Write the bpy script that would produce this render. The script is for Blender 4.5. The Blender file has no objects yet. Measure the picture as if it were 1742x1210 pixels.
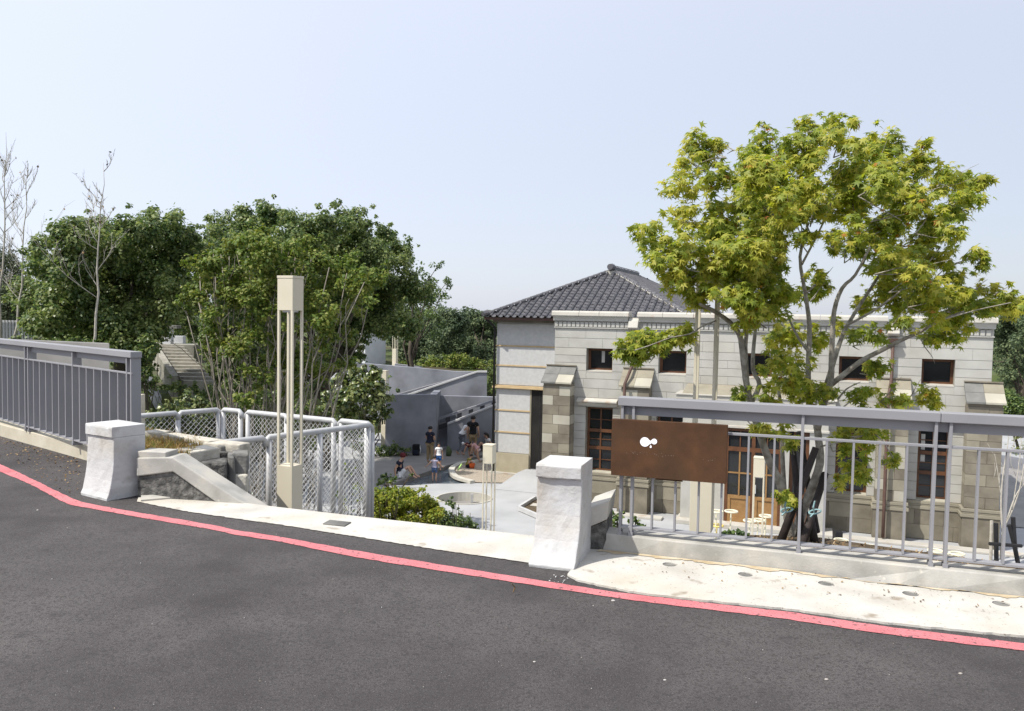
import bpy, math, random
import numpy as np
from mathutils import Vector, Matrix
from mathutils.geometry import tessellate_polygon
S = bpy.context.scene
rad = math.radians
random.seed(7)
RNG = np.random.default_rng(11)

# ------------------------------------------------------------------ camera, sky, sun, exposure
CZ = 6.0
PITCH, ROLL, FPX = rad(2.86), rad(1.0), 1400.0
cam = bpy.data.cameras.new('camera'); camo = bpy.data.objects.new('camera', cam)
S.collection.objects.link(camo); S.camera = camo
fw = Vector((0, math.cos(PITCH), -math.sin(PITCH))); r0 = Vector((1, 0, 0)); u0 = r0.cross(fw)
RT = r0 * math.cos(ROLL) + u0 * math.sin(ROLL); UP = -r0 * math.sin(ROLL) + u0 * math.cos(ROLL)
m = Matrix((RT, UP, -fw)).transposed().to_4x4(); m.translation = (0, 0, CZ); camo.matrix_world = m
cam.sensor_width = 36; cam.lens = FPX / 1742 * 36; cam.clip_end = 3000; cam.clip_start = 0.05
S.render.resolution_x, S.render.resolution_y = 1024, 711
S.view_settings.view_transform = 'Standard'; S.view_settings.look = 'None'
S.view_settings.exposure = 0.9; S.view_settings.gamma = 1; S.view_settings.use_curve_mapping = False

SUN_EL = rad(54); SUN_DIR = Vector((0.9, 0.44, 0)).normalized() * math.cos(SUN_EL) + Vector((0, 0, -math.sin(SUN_EL)))
W = bpy.data.worlds.new('World'); S.world = W; W.use_nodes = True
nt = W.node_tree; nt.nodes.clear()
sky = nt.nodes.new('ShaderNodeTexSky'); sky.sky_type = 'NISHITA'; sky.sun_disc = False
sky.sun_elevation = SUN_EL; sky.sun_rotation = math.atan2(-SUN_DIR.x, -SUN_DIR.y)
sky.altitude = 0; sky.air_density = 1.0; sky.dust_density = 1.0; sky.ozone_density = 1.0
bg = nt.nodes.new('ShaderNodeBackground'); bg.inputs['Strength'].default_value = 0.11
wo = nt.nodes.new('ShaderNodeOutputWorld')
# humid air: an even pale veil over the clear sky, a little brighter towards the sun
tc = nt.nodes.new('ShaderNodeTexCoord'); dt_ = nt.nodes.new('ShaderNodeVectorMath'); dt_.operation = 'DOT_PRODUCT'
dt_.inputs[1].default_value = tuple(-SUN_DIR); nt.links.new(tc.outputs['Generated'], dt_.inputs[0])
mr = nt.nodes.new('ShaderNodeMapRange'); mr.inputs['From Min'].default_value = -.6; mr.inputs['From Max'].default_value = .9
mr.inputs['To Min'].default_value = .80; mr.inputs['To Max'].default_value = 1.6; nt.links.new(dt_.outputs['Value'], mr.inputs['Value'])
vl = nt.nodes.new('ShaderNodeVectorMath'); vl.operation = 'SCALE'; vl.inputs[0].default_value = (3.55, 3.75, 4.35); nt.links.new(mr.outputs['Result'], vl.inputs['Scale'])
mxs = nt.nodes.new('ShaderNodeMix'); mxs.data_type = 'RGBA'; mxs.inputs['Factor'].default_value = .82
nt.links.new(sky.outputs[0], mxs.inputs['A']); nt.links.new(vl.outputs[0], mxs.inputs['B']); nt.links.new(mxs.outputs['Result'], bg.inputs[0])
nt.links.new(bg.outputs[0], wo.inputs[0])
sun = bpy.data.lights.new('sun', 'SUN'); sun.energy = 3.1; sun.angle = rad(0.6); sun.color = (1.0, 0.955, 0.88)
suno = bpy.data.objects.new('sun', sun); suno.rotation_euler = SUN_DIR.to_track_quat('-Z', 'Y').to_euler()
suno.location = (-20, -10, 30); S.collection.objects.link(suno)
S.cycles.max_bounces = 8; S.cycles.transparent_max_bounces = 8

# ------------------------------------------------------------------ measuring helpers (pixel of the photograph -> place)
CAM = Vector((0, 0, CZ))
def ray(px, py): return RT * ((px - 871) / FPX) - UP * ((py - 605) / FPX) + fw
def onz(px, py, z):
    d = ray(px, py); return CAM + d * ((z - CZ) / d.z)
def atY(px, py, Y):
    d = ray(px, py); return CAM + d * (Y / d.y)
def onplane(px, py, P, n):
    d = ray(px, py); return CAM + d * ((Vector(P) - CAM).dot(n) / d.dot(n))
def onvert(px, py, A, B):
    ab = Vector(B) - Vector(A); n = Vector((-ab.y, ab.x, 0)).normalized(); return onplane(px, py, A, n)
YAW = rad(20.7)
U = Vector((math.cos(YAW), -math.sin(YAW), 0)); V = Vector((math.sin(YAW), math.cos(YAW), 0)); Z = Vector((0, 0, 1))
O = onz(945, 854, 0)
def BL(s, t, z): return O + U * s + V * t + Z * z
def st(px, py, t):
    q = onplane(px, py, O + V * t, V) - O; return q.dot(U), q.z

# ------------------------------------------------------------------ object helpers
COL = S.collection
WM = {}
def tag(o, label=None, cat=None, group=None, kind=None):
    if label: o['label'] = label
    if cat: o['category'] = cat
    if group: o['group'] = group
    if kind: o['kind'] = kind
    return o
def thing(name, label, cat, loc=(0, 0, 0), rz=0, group=None):
    o = bpy.data.objects.new(name, None); COL.objects.link(o)
    o.location = loc; o.rotation_euler = (0, 0, rz); o.empty_display_size = 0.1
    WM[o] = Matrix.Translation(Vector(loc)) @ Matrix.Rotation(rz, 4, 'Z')
    return tag(o, label, cat, group)
def link_mesh(name, me, mat, parent=None):
    if mat is not None:
        me.materials.clear(); me.materials.append(mat)
    o = bpy.data.objects.new(name, me); COL.objects.link(o)
    if parent is not None:
        o.parent = parent; WM[o] = WM[parent]
    else: WM[o] = Matrix.Identity(4)
    return o
def inst(name, me, parent, mw):
    """an object sharing mesh data, placed by world matrix"""
    o = bpy.data.objects.new(name, me); COL.objects.link(o)
    o.parent = parent; o.matrix_local = WM[parent].inverted() @ mw; WM[o] = mw
    return o
def copy_tree(o, parent=None):
    c = o.copy(); COL.objects.link(c)
    if parent is not None: c.parent = parent
    for ch in o.children: copy_tree(ch, c)
    return c

class MB:
    def __init__(s): s.v = []; s.f = []
    def add(s, vs, fs):
        n = len(s.v); s.v += [Vector(p) for p in vs]; s.f += [tuple(i + n for i in f) for f in fs]; return s
    def obox(s, o, a, b, c):
        """box from a corner and three edge vectors"""
        o, a, b, c = map(Vector, (o, a, b, c))
        if a.cross(b).dot(c) < 0: a, b = b, a
        p = [o, o + a, o + a + b, o + b, o + c, o + a + c, o + a + b + c, o + b + c]
        return s.add(p, [(0, 3, 2, 1), (4, 5, 6, 7), (0, 1, 5, 4), (1, 2, 6, 5), (2, 3, 7, 6), (3, 0, 4, 7)])
    def box(s, x0, x1, y0, y1, z0, z1):
        return s.obox((x0, y0, z0), (x1 - x0, 0, 0), (0, y1 - y0, 0), (0, 0, z1 - z0))
    def bbox(s, s0, s1, t0, t1, z0, z1):
        """box in the building's frame"""
        return s.obox(BL(s0, t0, z0), U * (s1 - s0), V * (t1 - t0), Z * (z1 - z0))
    def prism(s, base, ext):
        n = len(base); ext = Vector(ext); b = [Vector(p) for p in base]
        nn = Vector((0, 0, 0))
        for i in range(n): nn += b[i].cross(b[(i + 1) % n])
        if nn.dot(ext) < 0: b = b[::-1]
        t = [p + ext for p in b]
        return s.add(b + t, [tuple(range(n))[::-1], tuple(range(n, 2 * n))] + [(i, (i + 1) % n, n + (i + 1) % n, n + i) for i in range(n)])
    def tube(s, pts, rs, n=8, cap=True):
        pts = [Vector(p) for p in pts]
        if not hasattr(rs, '__len__'): rs = [rs] * len(pts)
        d = (pts[1] - pts[0]).normalized(); a = d.orthogonal().normalized(); rings = []; V_ = []; F_ = []
        for i, p in enumerate(pts):
            d = (pts[min(i + 1, len(pts) - 1)] - pts[max(i - 1, 0)]).normalized()
            a = (a - d * a.dot(d)); a = a.normalized() if a.length > 1e-6 else d.orthogonal().normalized(); b = d.cross(a)
            for k in range(n):
                t = 2 * math.pi * k / n; V_.append(p + (a * math.cos(t) + b * math.sin(t)) * rs[i])
        for i in range(len(pts) - 1):
            for k in range(n):
                F_.append((i * n + k, i * n + (k + 1) % n, (i + 1) * n + (k + 1) % n, (i + 1) * n + k))
        if cap: F_ += [tuple(range(n))[::-1], tuple(range((len(pts) - 1) * n, len(pts) * n))]
        return s.add(V_, F_)
    def poly(s, loops):
        """flat face with holes"""
        ls = [[Vector(p) for p in l] for l in loops]
        flat = [p for l in ls for p in l]; tris = tessellate_polygon(ls)
        out = []
        for t in tris:
            a, b, c = (flat[i] for i in t)
            out.append(tuple(t) if (b - a).cross(c - a).z >= 0 else tuple(t)[::-1])
        return s.add(flat, out)
    def ball(s, c, r, n=8, m=6, sc=(1, 1, 1)):
        c = Vector(c); V_ = [c + Vector((0, 0, r * sc[2]))]; F_ = []
        for i in range(1, m):
            a = math.pi * i / m
            for k in range(n):
                t = 2 * math.pi * k / n
                V_.append(c + Vector((r * sc[0] * math.sin(a) * math.cos(t), r * sc[1] * math.sin(a) * math.sin(t), r * sc[2] * math.cos(a))))
        V_.append(c - Vector((0, 0, r * sc[2])))
        for k in range(n):
            F_.append((0, 1 + k, 1 + (k + 1) % n)); e = len(V_) - 1; q = 1 + (m - 2) * n
            F_.append((e, q + (k + 1) % n, q + k))
            for i in range(m - 2):
                F_.append((1 + i * n + k, 1 + (i + 1) * n + k, 1 + (i + 1) * n + (k + 1) % n, 1 + i * n + (k + 1) % n))
        return s.add(V_, F_)
    def build(s, name, mat, parent=None, smooth=False, bev=0, seg=2, kind=None):
        me = bpy.data.meshes.new(name)
        inv = WM[parent].inverted() if parent is not None else Matrix.Identity(4)
        me.from_pydata([inv @ p for p in s.v], [], s.f); me.update()
        if smooth: me.polygons.foreach_set('use_smooth', [True] * len(me.polygons))
        o = link_mesh(name, me, mat, parent)
        if bev:
            b = o.modifiers.new('bevel', 'BEVEL'); b.width = bev; b.segments = seg; b.limit_method = 'ANGLE'; b.angle_limit = rad(35)
        if kind: o['kind'] = kind
        return o

# ------------------------------------------------------------------ materials
def mk(name, stops, scale=6.0, detail=5, rough=0.75, bump=0.0, bscale=60, spec=0.3, metal=0, island=0.0, fine=None, stain=None, trans=0.0, dist=0.003):
    """procedural surface: colour ramp over noise, optional fine speckle, stain, per-piece variation, relief"""
    M = bpy.data.materials.new(name); M.use_nodes = True; t = M.node_tree; N = t.nodes; L = t.links
    P = N['Principled BSDF']; out = N['Material Output']
    geo = N.new('ShaderNodeNewGeometry')
    nz = N.new('ShaderNodeTexNoise'); nz.inputs['Scale'].default_value = scale; nz.inputs['Detail'].default_value = detail
    L.new(geo.outputs['Position'], nz.inputs['Vector'])
    rp = N.new('ShaderNodeValToRGB'); els = rp.color_ramp.elements
    n = len(stops)
    while len(els) < n: els.new(0.5)
    for i, c in enumerate(stops):
        els[i].position = 0.5 if n == 1 else 0.32 + 0.36 * i / (n - 1)
        els[i].color = (*c, 1)
    fac = nz.outputs['Fac']
    if island:
        ad = N.new('ShaderNodeMath'); ad.operation = 'MULTIPLY_ADD'
        L.new(geo.outputs['Random Per Island'], ad.inputs[0]); ad.inputs[1].default_value = island
        sb = N.new('ShaderNodeMath'); sb.operation = 'SUBTRACT'; sb.inputs[1].default_value = island / 2
        L.new(fac, sb.inputs[0]); L.new(sb.outputs[0], ad.inputs[2]); fac = ad.outputs[0]
    L.new(fac, rp.inputs['Fac']); col = rp.outputs['Color']
    def mixin(col, c2, fac):
        mx = N.new('ShaderNodeMix'); mx.data_type = 'RGBA'
        L.new(fac, mx.inputs['Factor']); L.new(col, mx.inputs['A']); mx.inputs['B'].default_value = (*c2, 1); return mx.outputs['Result']
    def band(sc, lo, hi, det=3, vec=None, amt=1.0):
        z = N.new('ShaderNodeTexNoise'); z.inputs['Scale'].default_value = sc; z.inputs['Detail'].default_value = det
        L.new(vec or geo.outputs['Position'], z.inputs['Vector'])
        r = N.new('ShaderNodeMapRange'); r.inputs['From Min'].default_value = lo; r.inputs['From Max'].default_value = hi
        r.inputs['To Max'].default_value = amt
        L.new(z.outputs['Fac'], r.inputs['Value']); return r.outputs['Result']
    if stain:
        c2, sc, lo, hi = stain[:4]
        col = mixin(col, c2, band(sc, lo, hi, 6, amt=stain[4] if len(stain) > 4 else 0.7))
    if fine:
        for c2, sc, lo, hi in fine: col = mixin(col, c2, band(sc, lo, hi, 2, amt=0.85))
    L.new(col, P.inputs['Base Color'])
    P.inputs['Roughness'].default_value = rough; P.inputs['Metallic'].default_value = metal
    P.inputs['Specular IOR Level'].default_value = spec
    if bump:
        bz = N.new('ShaderNodeTexNoise'); bz.inputs['Scale'].default_value = bscale; bz.inputs['Detail'].default_value = 4
        L.new(geo.outputs['Position'], bz.inputs['Vector'])
        b = N.new('ShaderNodeBump'); b.inputs['Strength'].default_value = bump; b.inputs['Distance'].default_value = dist
        L.new(bz.outputs['Fac'], b.inputs['Height']); L.new(b.outputs['Normal'], P.inputs['Normal'])
    if trans:
        tr = N.new('ShaderNodeBsdfTranslucent'); mx = N.new('ShaderNodeMixShader'); mx.inputs[0].default_value = trans
        hs = N.new('ShaderNodeHueSaturation'); hs.inputs['Saturation'].default_value = 1.1; hs.inputs['Value'].default_value = 1.5
        L.new(col, hs.inputs['Color']); L.new(hs.outputs[0], tr.inputs['Color'])
        L.new(P.outputs[0], mx.inputs[1]); L.new(tr.outputs[0], mx.inputs[2]); L.new(mx.outputs[0], out.inputs['Surface'])
    return M

M_asphalt = mk('asphalt', [(.046, .041, .041), (.064, .058, .057), (.080, .073, .071)], scale=2.2, detail=8, rough=.85, bump=.9, bscale=150, spec=.25,
               fine=[((.026, .023, .023), 130, .54, .64), ((.13, .12, .115), 120, .60, .70), ((.054, .049, .048), 7, .54, .80), ((.040, .036, .035), 62, .50, .66)], stain=((.105, .096, .092), .5, .46, .70, .75), dist=.006)
M_redpaint = mk('red_road_paint', [(.47, .145, .155), (.54, .18, .19)], scale=5, rough=.8, bump=.6, bscale=150, fine=[((.16, .075, .075), 140, .58, .66), ((.085, .06, .06), 26, .635, .68)], stain=((.45, .10, .11), 3, .58, .7, .6))
M_strip = mk('pale_concrete', [(.39, .37, .33), (.46, .44, .395), (.50, .48, .435)], scale=3, detail=7, rough=.85, bump=.5, bscale=90, stain=((.42, .345, .235), 1.7, .50, .70, .32), fine=[((.20, .17, .13), 55, .66, .73), ((.24, .20, .15), 7, .64, .76)])
M_kerb = mk('weathered_concrete', [(.29, .28, .25), (.385, .37, .335), (.47, .44, .375)], scale=3.5, detail=7, rough=.88, bump=.6, bscale=70, stain=((.16, .15, .13), 2.6, .58, .74, .7), fine=[((.5, .47, .4), 24, .66, .78)])
M_lkerb = mk('sandy_concrete', [(.42, .38, .29), (.50, .46, .37)], scale=4, detail=6, rough=.88, bump=.6, bscale=70, stain=((.25, .22, .16), 3, .6, .74, .6))
M_pillar = mk('limewashed_concrete', [(.40, .395, .385), (.46, .46, .45), (.51, .51, .50)], scale=4, detail=8, rough=.8, bump=.5, bscale=35, stain=((.37, .32, .245), 3.1, .50, .74, .6), fine=[((.30, .285, .26), 8, .60, .82)], dist=.008)
M_darkstone = mk('dark_rubble', [(.055, .053, .05), (.10, .097, .09), (.17, .163, .15)], scale=16, detail=6, rough=.95, bump=1, bscale=22, dist=.03)
M_block = mk('old_grey_stone', [(.10, .10, .095), (.17, .165, .15), (.27, .26, .235)], scale=6, detail=7, rough=.9, bump=.8, bscale=35, stain=((.05, .05, .05), 3, .52, .68, .8), dist=.01)
M_blocktop = mk('pale_old_stone', [(.25, .24, .20), (.34, .32, .27)], scale=7, detail=7, rough=.9, bump=.8, bscale=35, stain=((.13, .125, .11), 5, .55, .7, .7), dist=.01)
M_bedstone = mk('bleached_old_stone', [(.36, .335, .28), (.46, .43, .36), (.50, .475, .41)], scale=7, detail=7, rough=.9, bump=.8, bscale=35, stain=((.17, .16, .14), 5, .56, .72, .7), dist=.01)
M_drygrass = mk('dry_grass', [(.22, .13, .05), (.36, .25, .09), (.16, .17, .05)], scale=9, rough=.9, island=.4, trans=.25)
M_rail = mk('lilac_grey_paint', [(.232, .230, .240), (.252, .250, .260)], scale=3, rough=.5, spec=.4, bump=.08, bscale=260)
M_galv = mk('galvanised_steel', [(.40, .40, .397), (.46, .46, .457)], scale=14, rough=.5, metal=.1, spec=.5, stain=((.30, .30, .30), 4, .55, .7, .5))
M_wire = mk('galvanised_wire', [(.42, .42, .41), (.50, .50, .49)], scale=14, rough=.5, metal=.1, spec=.5)
M_cream = mk('cream_enamel', [(.56, .51, .39), (.60, .55, .43)], scale=2.5, rough=.5, spec=.35, bump=.05, bscale=300)
M_corten = mk('weathered_rust_steel', [(.056, .030, .017), (.072, .037, .020), (.094, .046, .023)], scale=6, detail=8, rough=.85, bump=.3, bscale=150, spec=.15, stain=((.060, .040, .022), 2.0, .5, .72, .7), fine=[((.14, .07, .035), 150, .66, .78)])
M_logo = mk('white_cut_logo', [(.86, .86, .88)], rough=.5)
M_scratch = mk('worn_letter_metal', [(.15, .11, .09), (.20, .15, .12)], scale=40, rough=.7)
M_plaza = mk('pale_paving', [(.30, .305, .308), (.345, .35, .353), (.38, .383, .386)], scale=.8, detail=8, rough=.8, bump=.3, bscale=60, stain=((.31, .31, .30), .7, .56, .72, .5))
M_wetpave = mk('damp_grey_paving', [(.20, .19, .18), (.26, .25, .235)], scale=1.0, detail=8, rough=.6, bump=.3, bscale=60, stain=((.15, .145, .14), .8, .5, .7, .6))
M_curb = mk('cream_stone_kerb', [(.42, .40, .35), (.5, .48, .42)], scale=3, rough=.8)
M_gravel = mk('tan_gravel', [(.20, .165, .125), (.34, .29, .23), (.45, .40, .33)], scale=45, detail=3, rough=.95, bump=1, bscale=45, dist=.02)
M_ramp = mk('grey_cast_concrete', [(.17, .177, .198), (.23, .238, .265), (.28, .287, .315)], scale=.9, detail=8, rough=.8, bump=.2, bscale=30, stain=((.10, .10, .115), .6, .5, .7, .7))
M_ramptop = mk('pale_concrete_coping', [(.42, .42, .42), (.48, .48, .48)], scale=3, rough=.8)
M_white = mk('white_render', [(.55, .56, .58), (.62, .63, .65)], scale=2, rough=.8)
M_soil = mk('soil_and_litter', [(.045, .034, .022), (.085, .062, .038), (.13, .10, .06)], scale=6, detail=8, rough=.95, bump=.8, bscale=25, dist=.02)
M_chips = mk('wood_chips', [(.16, .10, .05), (.28, .19, .10), (.36, .27, .16)], scale=12, rough=.9, island=.5)
M_ground = mk('grassy_ground', [(.035, .045, .018), (.06, .085, .022), (.09, .085, .035)], scale=.9, detail=9, rough=.95, bump=.8, bscale=12, dist=.05, stain=((.06, .045, .028), .35, .5, .62, .8))
M_lawn = mk('sunny_lawn', [(.075, .11, .02), (.11, .15, .03), (.14, .15, .05)], scale=3, detail=9, rough=.95, bump=.8, bscale=30, dist=.04)
M_stone = mk('buff_stone', [(.34, .332, .298), (.39, .381, .346), (.42, .412, .375)], scale=1.6, detail=7, rough=.85, bump=.4, bscale=45, stain=((.27, .26, .225), .9, .54, .72, .6))
M_stoneB = mk('buff_stone_lighter', [(.375, .36, .318), (.43, .416, .37)], scale=1.6, detail=7, rough=.85, bump=.4, bscale=45, stain=((.29, .28, .25), 1.2, .54, .72, .5))
M_mortar = mk('mortar', [(.25, .236, .20), (.30, .285, .245)], scale=5, rough=.9)
M_cope = mk('pale_coping_stone', [(.38, .36, .315), (.45, .43, .38)], scale=2, detail=6, rough=.85, stain=((.36, .26, .18), 2.6, .58, .7, .6))
M_brown1 = mk('brown_stone', [(.135, .118, .088), (.175, .155, .118), (.215, .19, .145)], scale=2.5, detail=7, rough=.9, bump=.5, bscale=40)
M_brown2 = mk('tan_stone', [(.22, .198, .15), (.275, .25, .19)], scale=2.5, detail=7, rough=.9, bump=.5, bscale=40)
M_brown3 = mk('rust_stone', [(.23, .14, .08), (.28, .175, .10)], scale=2.5, detail=7, rough=.9, bump=.5, bscale=40)
M_brown4 = mk('pale_patched_stone', [(.33, .31, .25), (.39, .37, .30)], scale=2.5, detail=7, rough=.9)
M_slab = mk('grey_slate_slab', [(.135, .135, .125), (.18, .178, .165)], scale=4, detail=6, rough=.85)
M_stucco = mk('grey_pebbledash', [(.42, .42, .412), (.48, .48, .47)], scale=9, detail=8, rough=.95, bump=.6, bscale=80)
M_tan = mk('ochre_stone_trim', [(.42, .31, .17), (.50, .38, .22)], scale=3, rough=.85)
M_plinth = mk('sandy_plinth_stone', [(.32, .285, .20), (.38, .34, .25)], scale=3, detail=6, rough=.9)
M_wood = mk('brown_varnished_wood', [(.075, .030, .012), (.125, .050, .019)], scale=5, rough=.5, spec=.4)
M_oak = mk('honey_wood_panel', [(.23, .125, .045), (.30, .17, .065)], scale=7, rough=.5, spec=.4)
M_glass = mk('dark_window_glass', [(.012, .013, .014), (.022, .023, .024)], scale=1.2, rough=.08, spec=.5)
M_dark = mk('dark_interior', [(.010, .009, .008), (.02, .018, .016)], scale=2, rough=.8)
M_curtain = mk('pale_blind', [(.38, .37, .35), (.44, .43, .40)], scale=3, rough=.9)
M_tile = mk('grey_roof_tile', [(.060, .060, .066), (.085, .084, .090), (.115, .110, .112)], scale=5, detail=5, rough=.55, spec=.4, island=.12, bump=.2, bscale=40)
M_pipe = mk('brown_painted_pipe', [(.075, .042, .032), (.10, .058, .045)], scale=6, rough=.6)
M_black = mk('black_paint', [(.012, .012, .013), (.022, .021, .022)], scale=6, rough=.6)
M_bark = mk('pale_mottled_bark', [(.17, .15, .12), (.28, .255, .21), (.38, .355, .30)], scale=14, detail=6, rough=.95, bump=.9, bscale=55, dist=.01)
M_palebark = mk('pale_grey_bark', [(.34, .31, .26), (.46, .43, .37)], scale=12, rough=.95)
M_stem = mk('grey_brown_bark', [(.20, .175, .14), (.30, .27, .22)], scale=12, rough=.95)
M_darkbark = mk('dark_bark', [(.05, .04, .03), (.09, .075, .055)], scale=8, rough=.95)
M_stake = mk('tarred_stake', [(.018, .014, .013), (.04, .03, .026)], scale=9, detail=6, rough=.7, bump=.5, bscale=60)
M_tie = mk('teal_ribbon', [(.20, .33, .34), (.26, .40, .41)], scale=8, rough=.7)
M_yellow = mk('yellow_painted_steel', [(.66, .50, .12), (.70, .56, .2)], scale=6, rough=.5)
M_palestool = mk('cream_painted_steel', [(.66, .62, .46), (.70, .66, .5)], scale=6, rough=.5)
M_maple = mk('bright_star_leaf', [(.165, .215, .030), (.285, .325, .042), (.42, .40, .068)], scale=1.3, rough=.5, spec=.35, island=.6, trans=.5)
M_redleaf = mk('turning_leaf', [(.30, .10, .02), (.36, .20, .03)], scale=1.3, rough=.6, trans=.35)
M_ficus = mk('dark_glossy_leaf', [(.066, .112, .035), (.135, .185, .052), (.215, .25, .085)], scale=.7, rough=.42, spec=.45, island=.7, trans=.4)
M_ficus2 = mk('mid_green_leaf', [(.045, .080, .02), (.08, .125, .028), (.135, .18, .045)], scale=.7, rough=.45, spec=.4, island=.6, trans=.22)
M_crepe = mk('yellowing_green_leaf', [(.080, .125, .022), (.135, .19, .032), (.21, .225, .05)], scale=1.2, rough=.55, spec=.3, island=.6, trans=.3)
M_bush = mk('lime_green_leaf', [(.12, .165, .016), (.21, .255, .022), (.32, .31, .04)], scale=2.2, rough=.5, spec=.35, island=.6, trans=.32)
M_magnolia = mk('big_glossy_leaf', [(.045, .075, .02), (.10, .135, .03), (.20, .22, .075)], scale=1.5, rough=.32, spec=.55, island=.7, trans=.2)
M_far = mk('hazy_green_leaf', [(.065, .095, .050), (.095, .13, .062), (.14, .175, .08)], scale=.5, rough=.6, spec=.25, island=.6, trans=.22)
M_conifer = mk('dull_feathery_leaf', [(.045, .060, .03), (.075, .09, .045)], scale=.7, rough=.6, spec=.2, island=.5, trans=.2)
M_litter = mk('dry_leaf_litter', [(.08, .05, .028), (.16, .10, .05), (.26, .18, .09)], scale=12, rough=.9, island=.7)
M_debris = mk('pale_road_debris', [(.22, .18, .14), (.34, .31, .27), (.48, .46, .43)], scale=20, rough=.8, island=.7)
def water_mat():
    M = mk('shallow_water', [(.085, .105, .125), (.12, .14, .16)], scale=.8, rough=.08, spec=.5, bump=.35, bscale=9, dist=.03); return M
M_water = water_mat()
M_skin = mk('skin', [(.45, .27, .19), (.50, .31, .22)], scale=9, rough=.6)
M_hair = mk('black_hair', [(.012, .010, .010), (.02, .017, .016)], scale=30, rough=.5)
def cloth(name, c): return mk(name, [tuple(x * .9 for x in c), c], scale=12, rough=.9)

# ------------------------------------------------------------------ terrain
EDGE = [(-1.6, 5.0), (-2.6, 9.0), (-3.9, 13.0), (-5.6, 18.0), (-7.6, 23.0), (-9.3, 28.0), (-9.6, 31.5), (-7.8, 36.0), (-6.0, 40.6), (2.0, 42.5), (30.0, 45.0), (90.0, 48.0)]
_EA = np.array(EDGE)
def hill(x, y):
    """height of the natural ground: 0 on the plaza, about 3.3 on the wooded terrace left and behind"""
    x = np.asarray(x, float); y = np.asarray(y, float)
    best = np.full(x.shape, 1e9); sign = np.zeros(x.shape)
    for (ax, ay), (bx, by) in zip(_EA[:-1], _EA[1:]):
        dx, dy = bx - ax, by - ay; L2 = dx * dx + dy * dy
        t = np.clip(((x - ax) * dx + (y - ay) * dy) / L2, 0, 1)
        px, py = ax + t * dx - x, ay + t * dy - y; d = np.hypot(px, py)
        c = dx * (y - ay) - dy * (x - ax)
        m_ = d < best - 1e-9; best = np.where(m_, d, best); sign = np.where(m_, np.sign(c), sign)
    d = np.where(sign > 0, best, 0.0)
    t = np.clip(d / 3.2, 0, 1); h = 3.05 * t * t * (3 - 2 * t) + 0.012 * np.clip(d - 3, 0, 60)
    h = h + np.where(d > 1, 0.10 * np.sin(x * .9) * np.cos(y * .7), 0)
    return h
def gz(x, y): return float(hill(np.array([x]), np.array([y]))[0])
def grid_mesh(name, xs, ys, hfun, mat, kind='structure'):
    X, Y = np.meshgrid(xs, ys); H = hfun(X, Y); nx, ny = len(xs), len(ys)
    vs = np.stack([X, Y, H], -1).reshape(-1, 3)
    idx = np.arange(nx * ny).reshape(ny, nx)
    f = np.stack([idx[:-1, :-1], idx[:-1, 1:], idx[1:, 1:], idx[1:, :-1]], -1).reshape(-1, 4)
    me = bpy.data.meshes.new(name); me.from_pydata(vs.tolist(), [], f.tolist()); me.update()
    me.polygons.foreach_set('use_smooth', [True] * len(me.polygons))
    o = link_mesh(name, me, mat); o['kind'] = kind; return o
q = np.linspace(-1, 1, 201); xs = 26 * q + 600 * q ** 7
q2 = np.linspace(-1, 1, 201); ys = 22 + 28 * q2 + 700 * q2 ** 7
grid_mesh('ground', xs, ys, lambda x, y: hill(x, y) - 0.12 - 0.45 * np.clip(1 - hill(x, y) / .3, 0, 1), M_ground)
# lawn patch beyond the left fence
def lawn_h(x, y): return hill(x, y) - 0.09
lx = np.linspace(-14.5, -9.6, 30); ly = np.linspace(22, 30, 40)
grid_mesh('lawn', lx, ly, lawn_h, M_lawn)

# ------------------------------------------------------------------ plaza, water, basin
def jit(pts, a=0.01, step=0.12):
    """subdivide a polyline and shake it a little (broken edges)"""
    out = []
    for p, r in zip(pts[:-1], pts[1:]):
        p, r = Vector(p), Vector(r); n = max(1, int((r - p).length / step))
        for k in range(n): out.append(p.lerp(r, k / n) + Vector((random.uniform(-a, a), random.uniform(-a, a), 0)))
    return out + [Vector(pts[-1])]
def smoothpts(pts, n=6):
    P = [Vector(p) for p in pts]; out = []
    for i in range(len(P) - 1):
        a, b, c, d = P[max(i - 1, 0)], P[i], P[i + 1], P[min(i + 2, len(P) - 1)]
        for k in range(n):
            t = k / n
            out.append(0.5 * ((2 * b) + (c - a) * t + (2 * a - 5 * b + 4 * c - d) * t * t + (3 * b - a - 3 * c + d) * t ** 3))
    return out + [P[-1]]
bc = onz(790, 848, 0); BR = 0.86
basin = [(bc.x + BR * math.cos(a), bc.y + BR * math.sin(a), 0) for a in np.linspace(0, 2 * math.pi, 40, endpoint=False)]
shore = smoothpts([onz(*p, 0) for p in [(668, 826), (706, 813), (752, 798), (789, 787), (825, 775), (846, 765)]])
isle = smoothpts([onz(*p, 0) for p in [(846, 778), (818, 787), (790, 791), (775, 799), (774, 807), (783, 815), (808, 822)]])
lower = [onz(*p, 0) for p in [(808, 822), (770, 823), (738, 823), (700, 826), (668, 826)]]
water_loop = shore + isle + lower[1:-1]
outer = [Vector(p) for p in [(-30, 3, 0), (-30, 60, 0), (60, 60, 0), (60, -2, 0), (5, -2, 0)]]
MB().poly([outer, basin, [Vector((p.x, p.y, 0)) for p in water_loop]]).build('plaza_paving', M_plaza)['kind'] = 'structure'
w = MB().poly([[Vector((p.x, p.y, -0.07)) for p in water_loop]]).build('water', M_water); w['kind'] = 'structure'
wb = MB()
for a, b in zip(water_loop, water_loop[1:] + water_loop[:1]):
    wb.add([a, b, b - Z * .12, a - Z * .12], [(0, 1, 2, 3)])
wb.build('pool_side', M_wetpave)['kind'] = 'structure'
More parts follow.
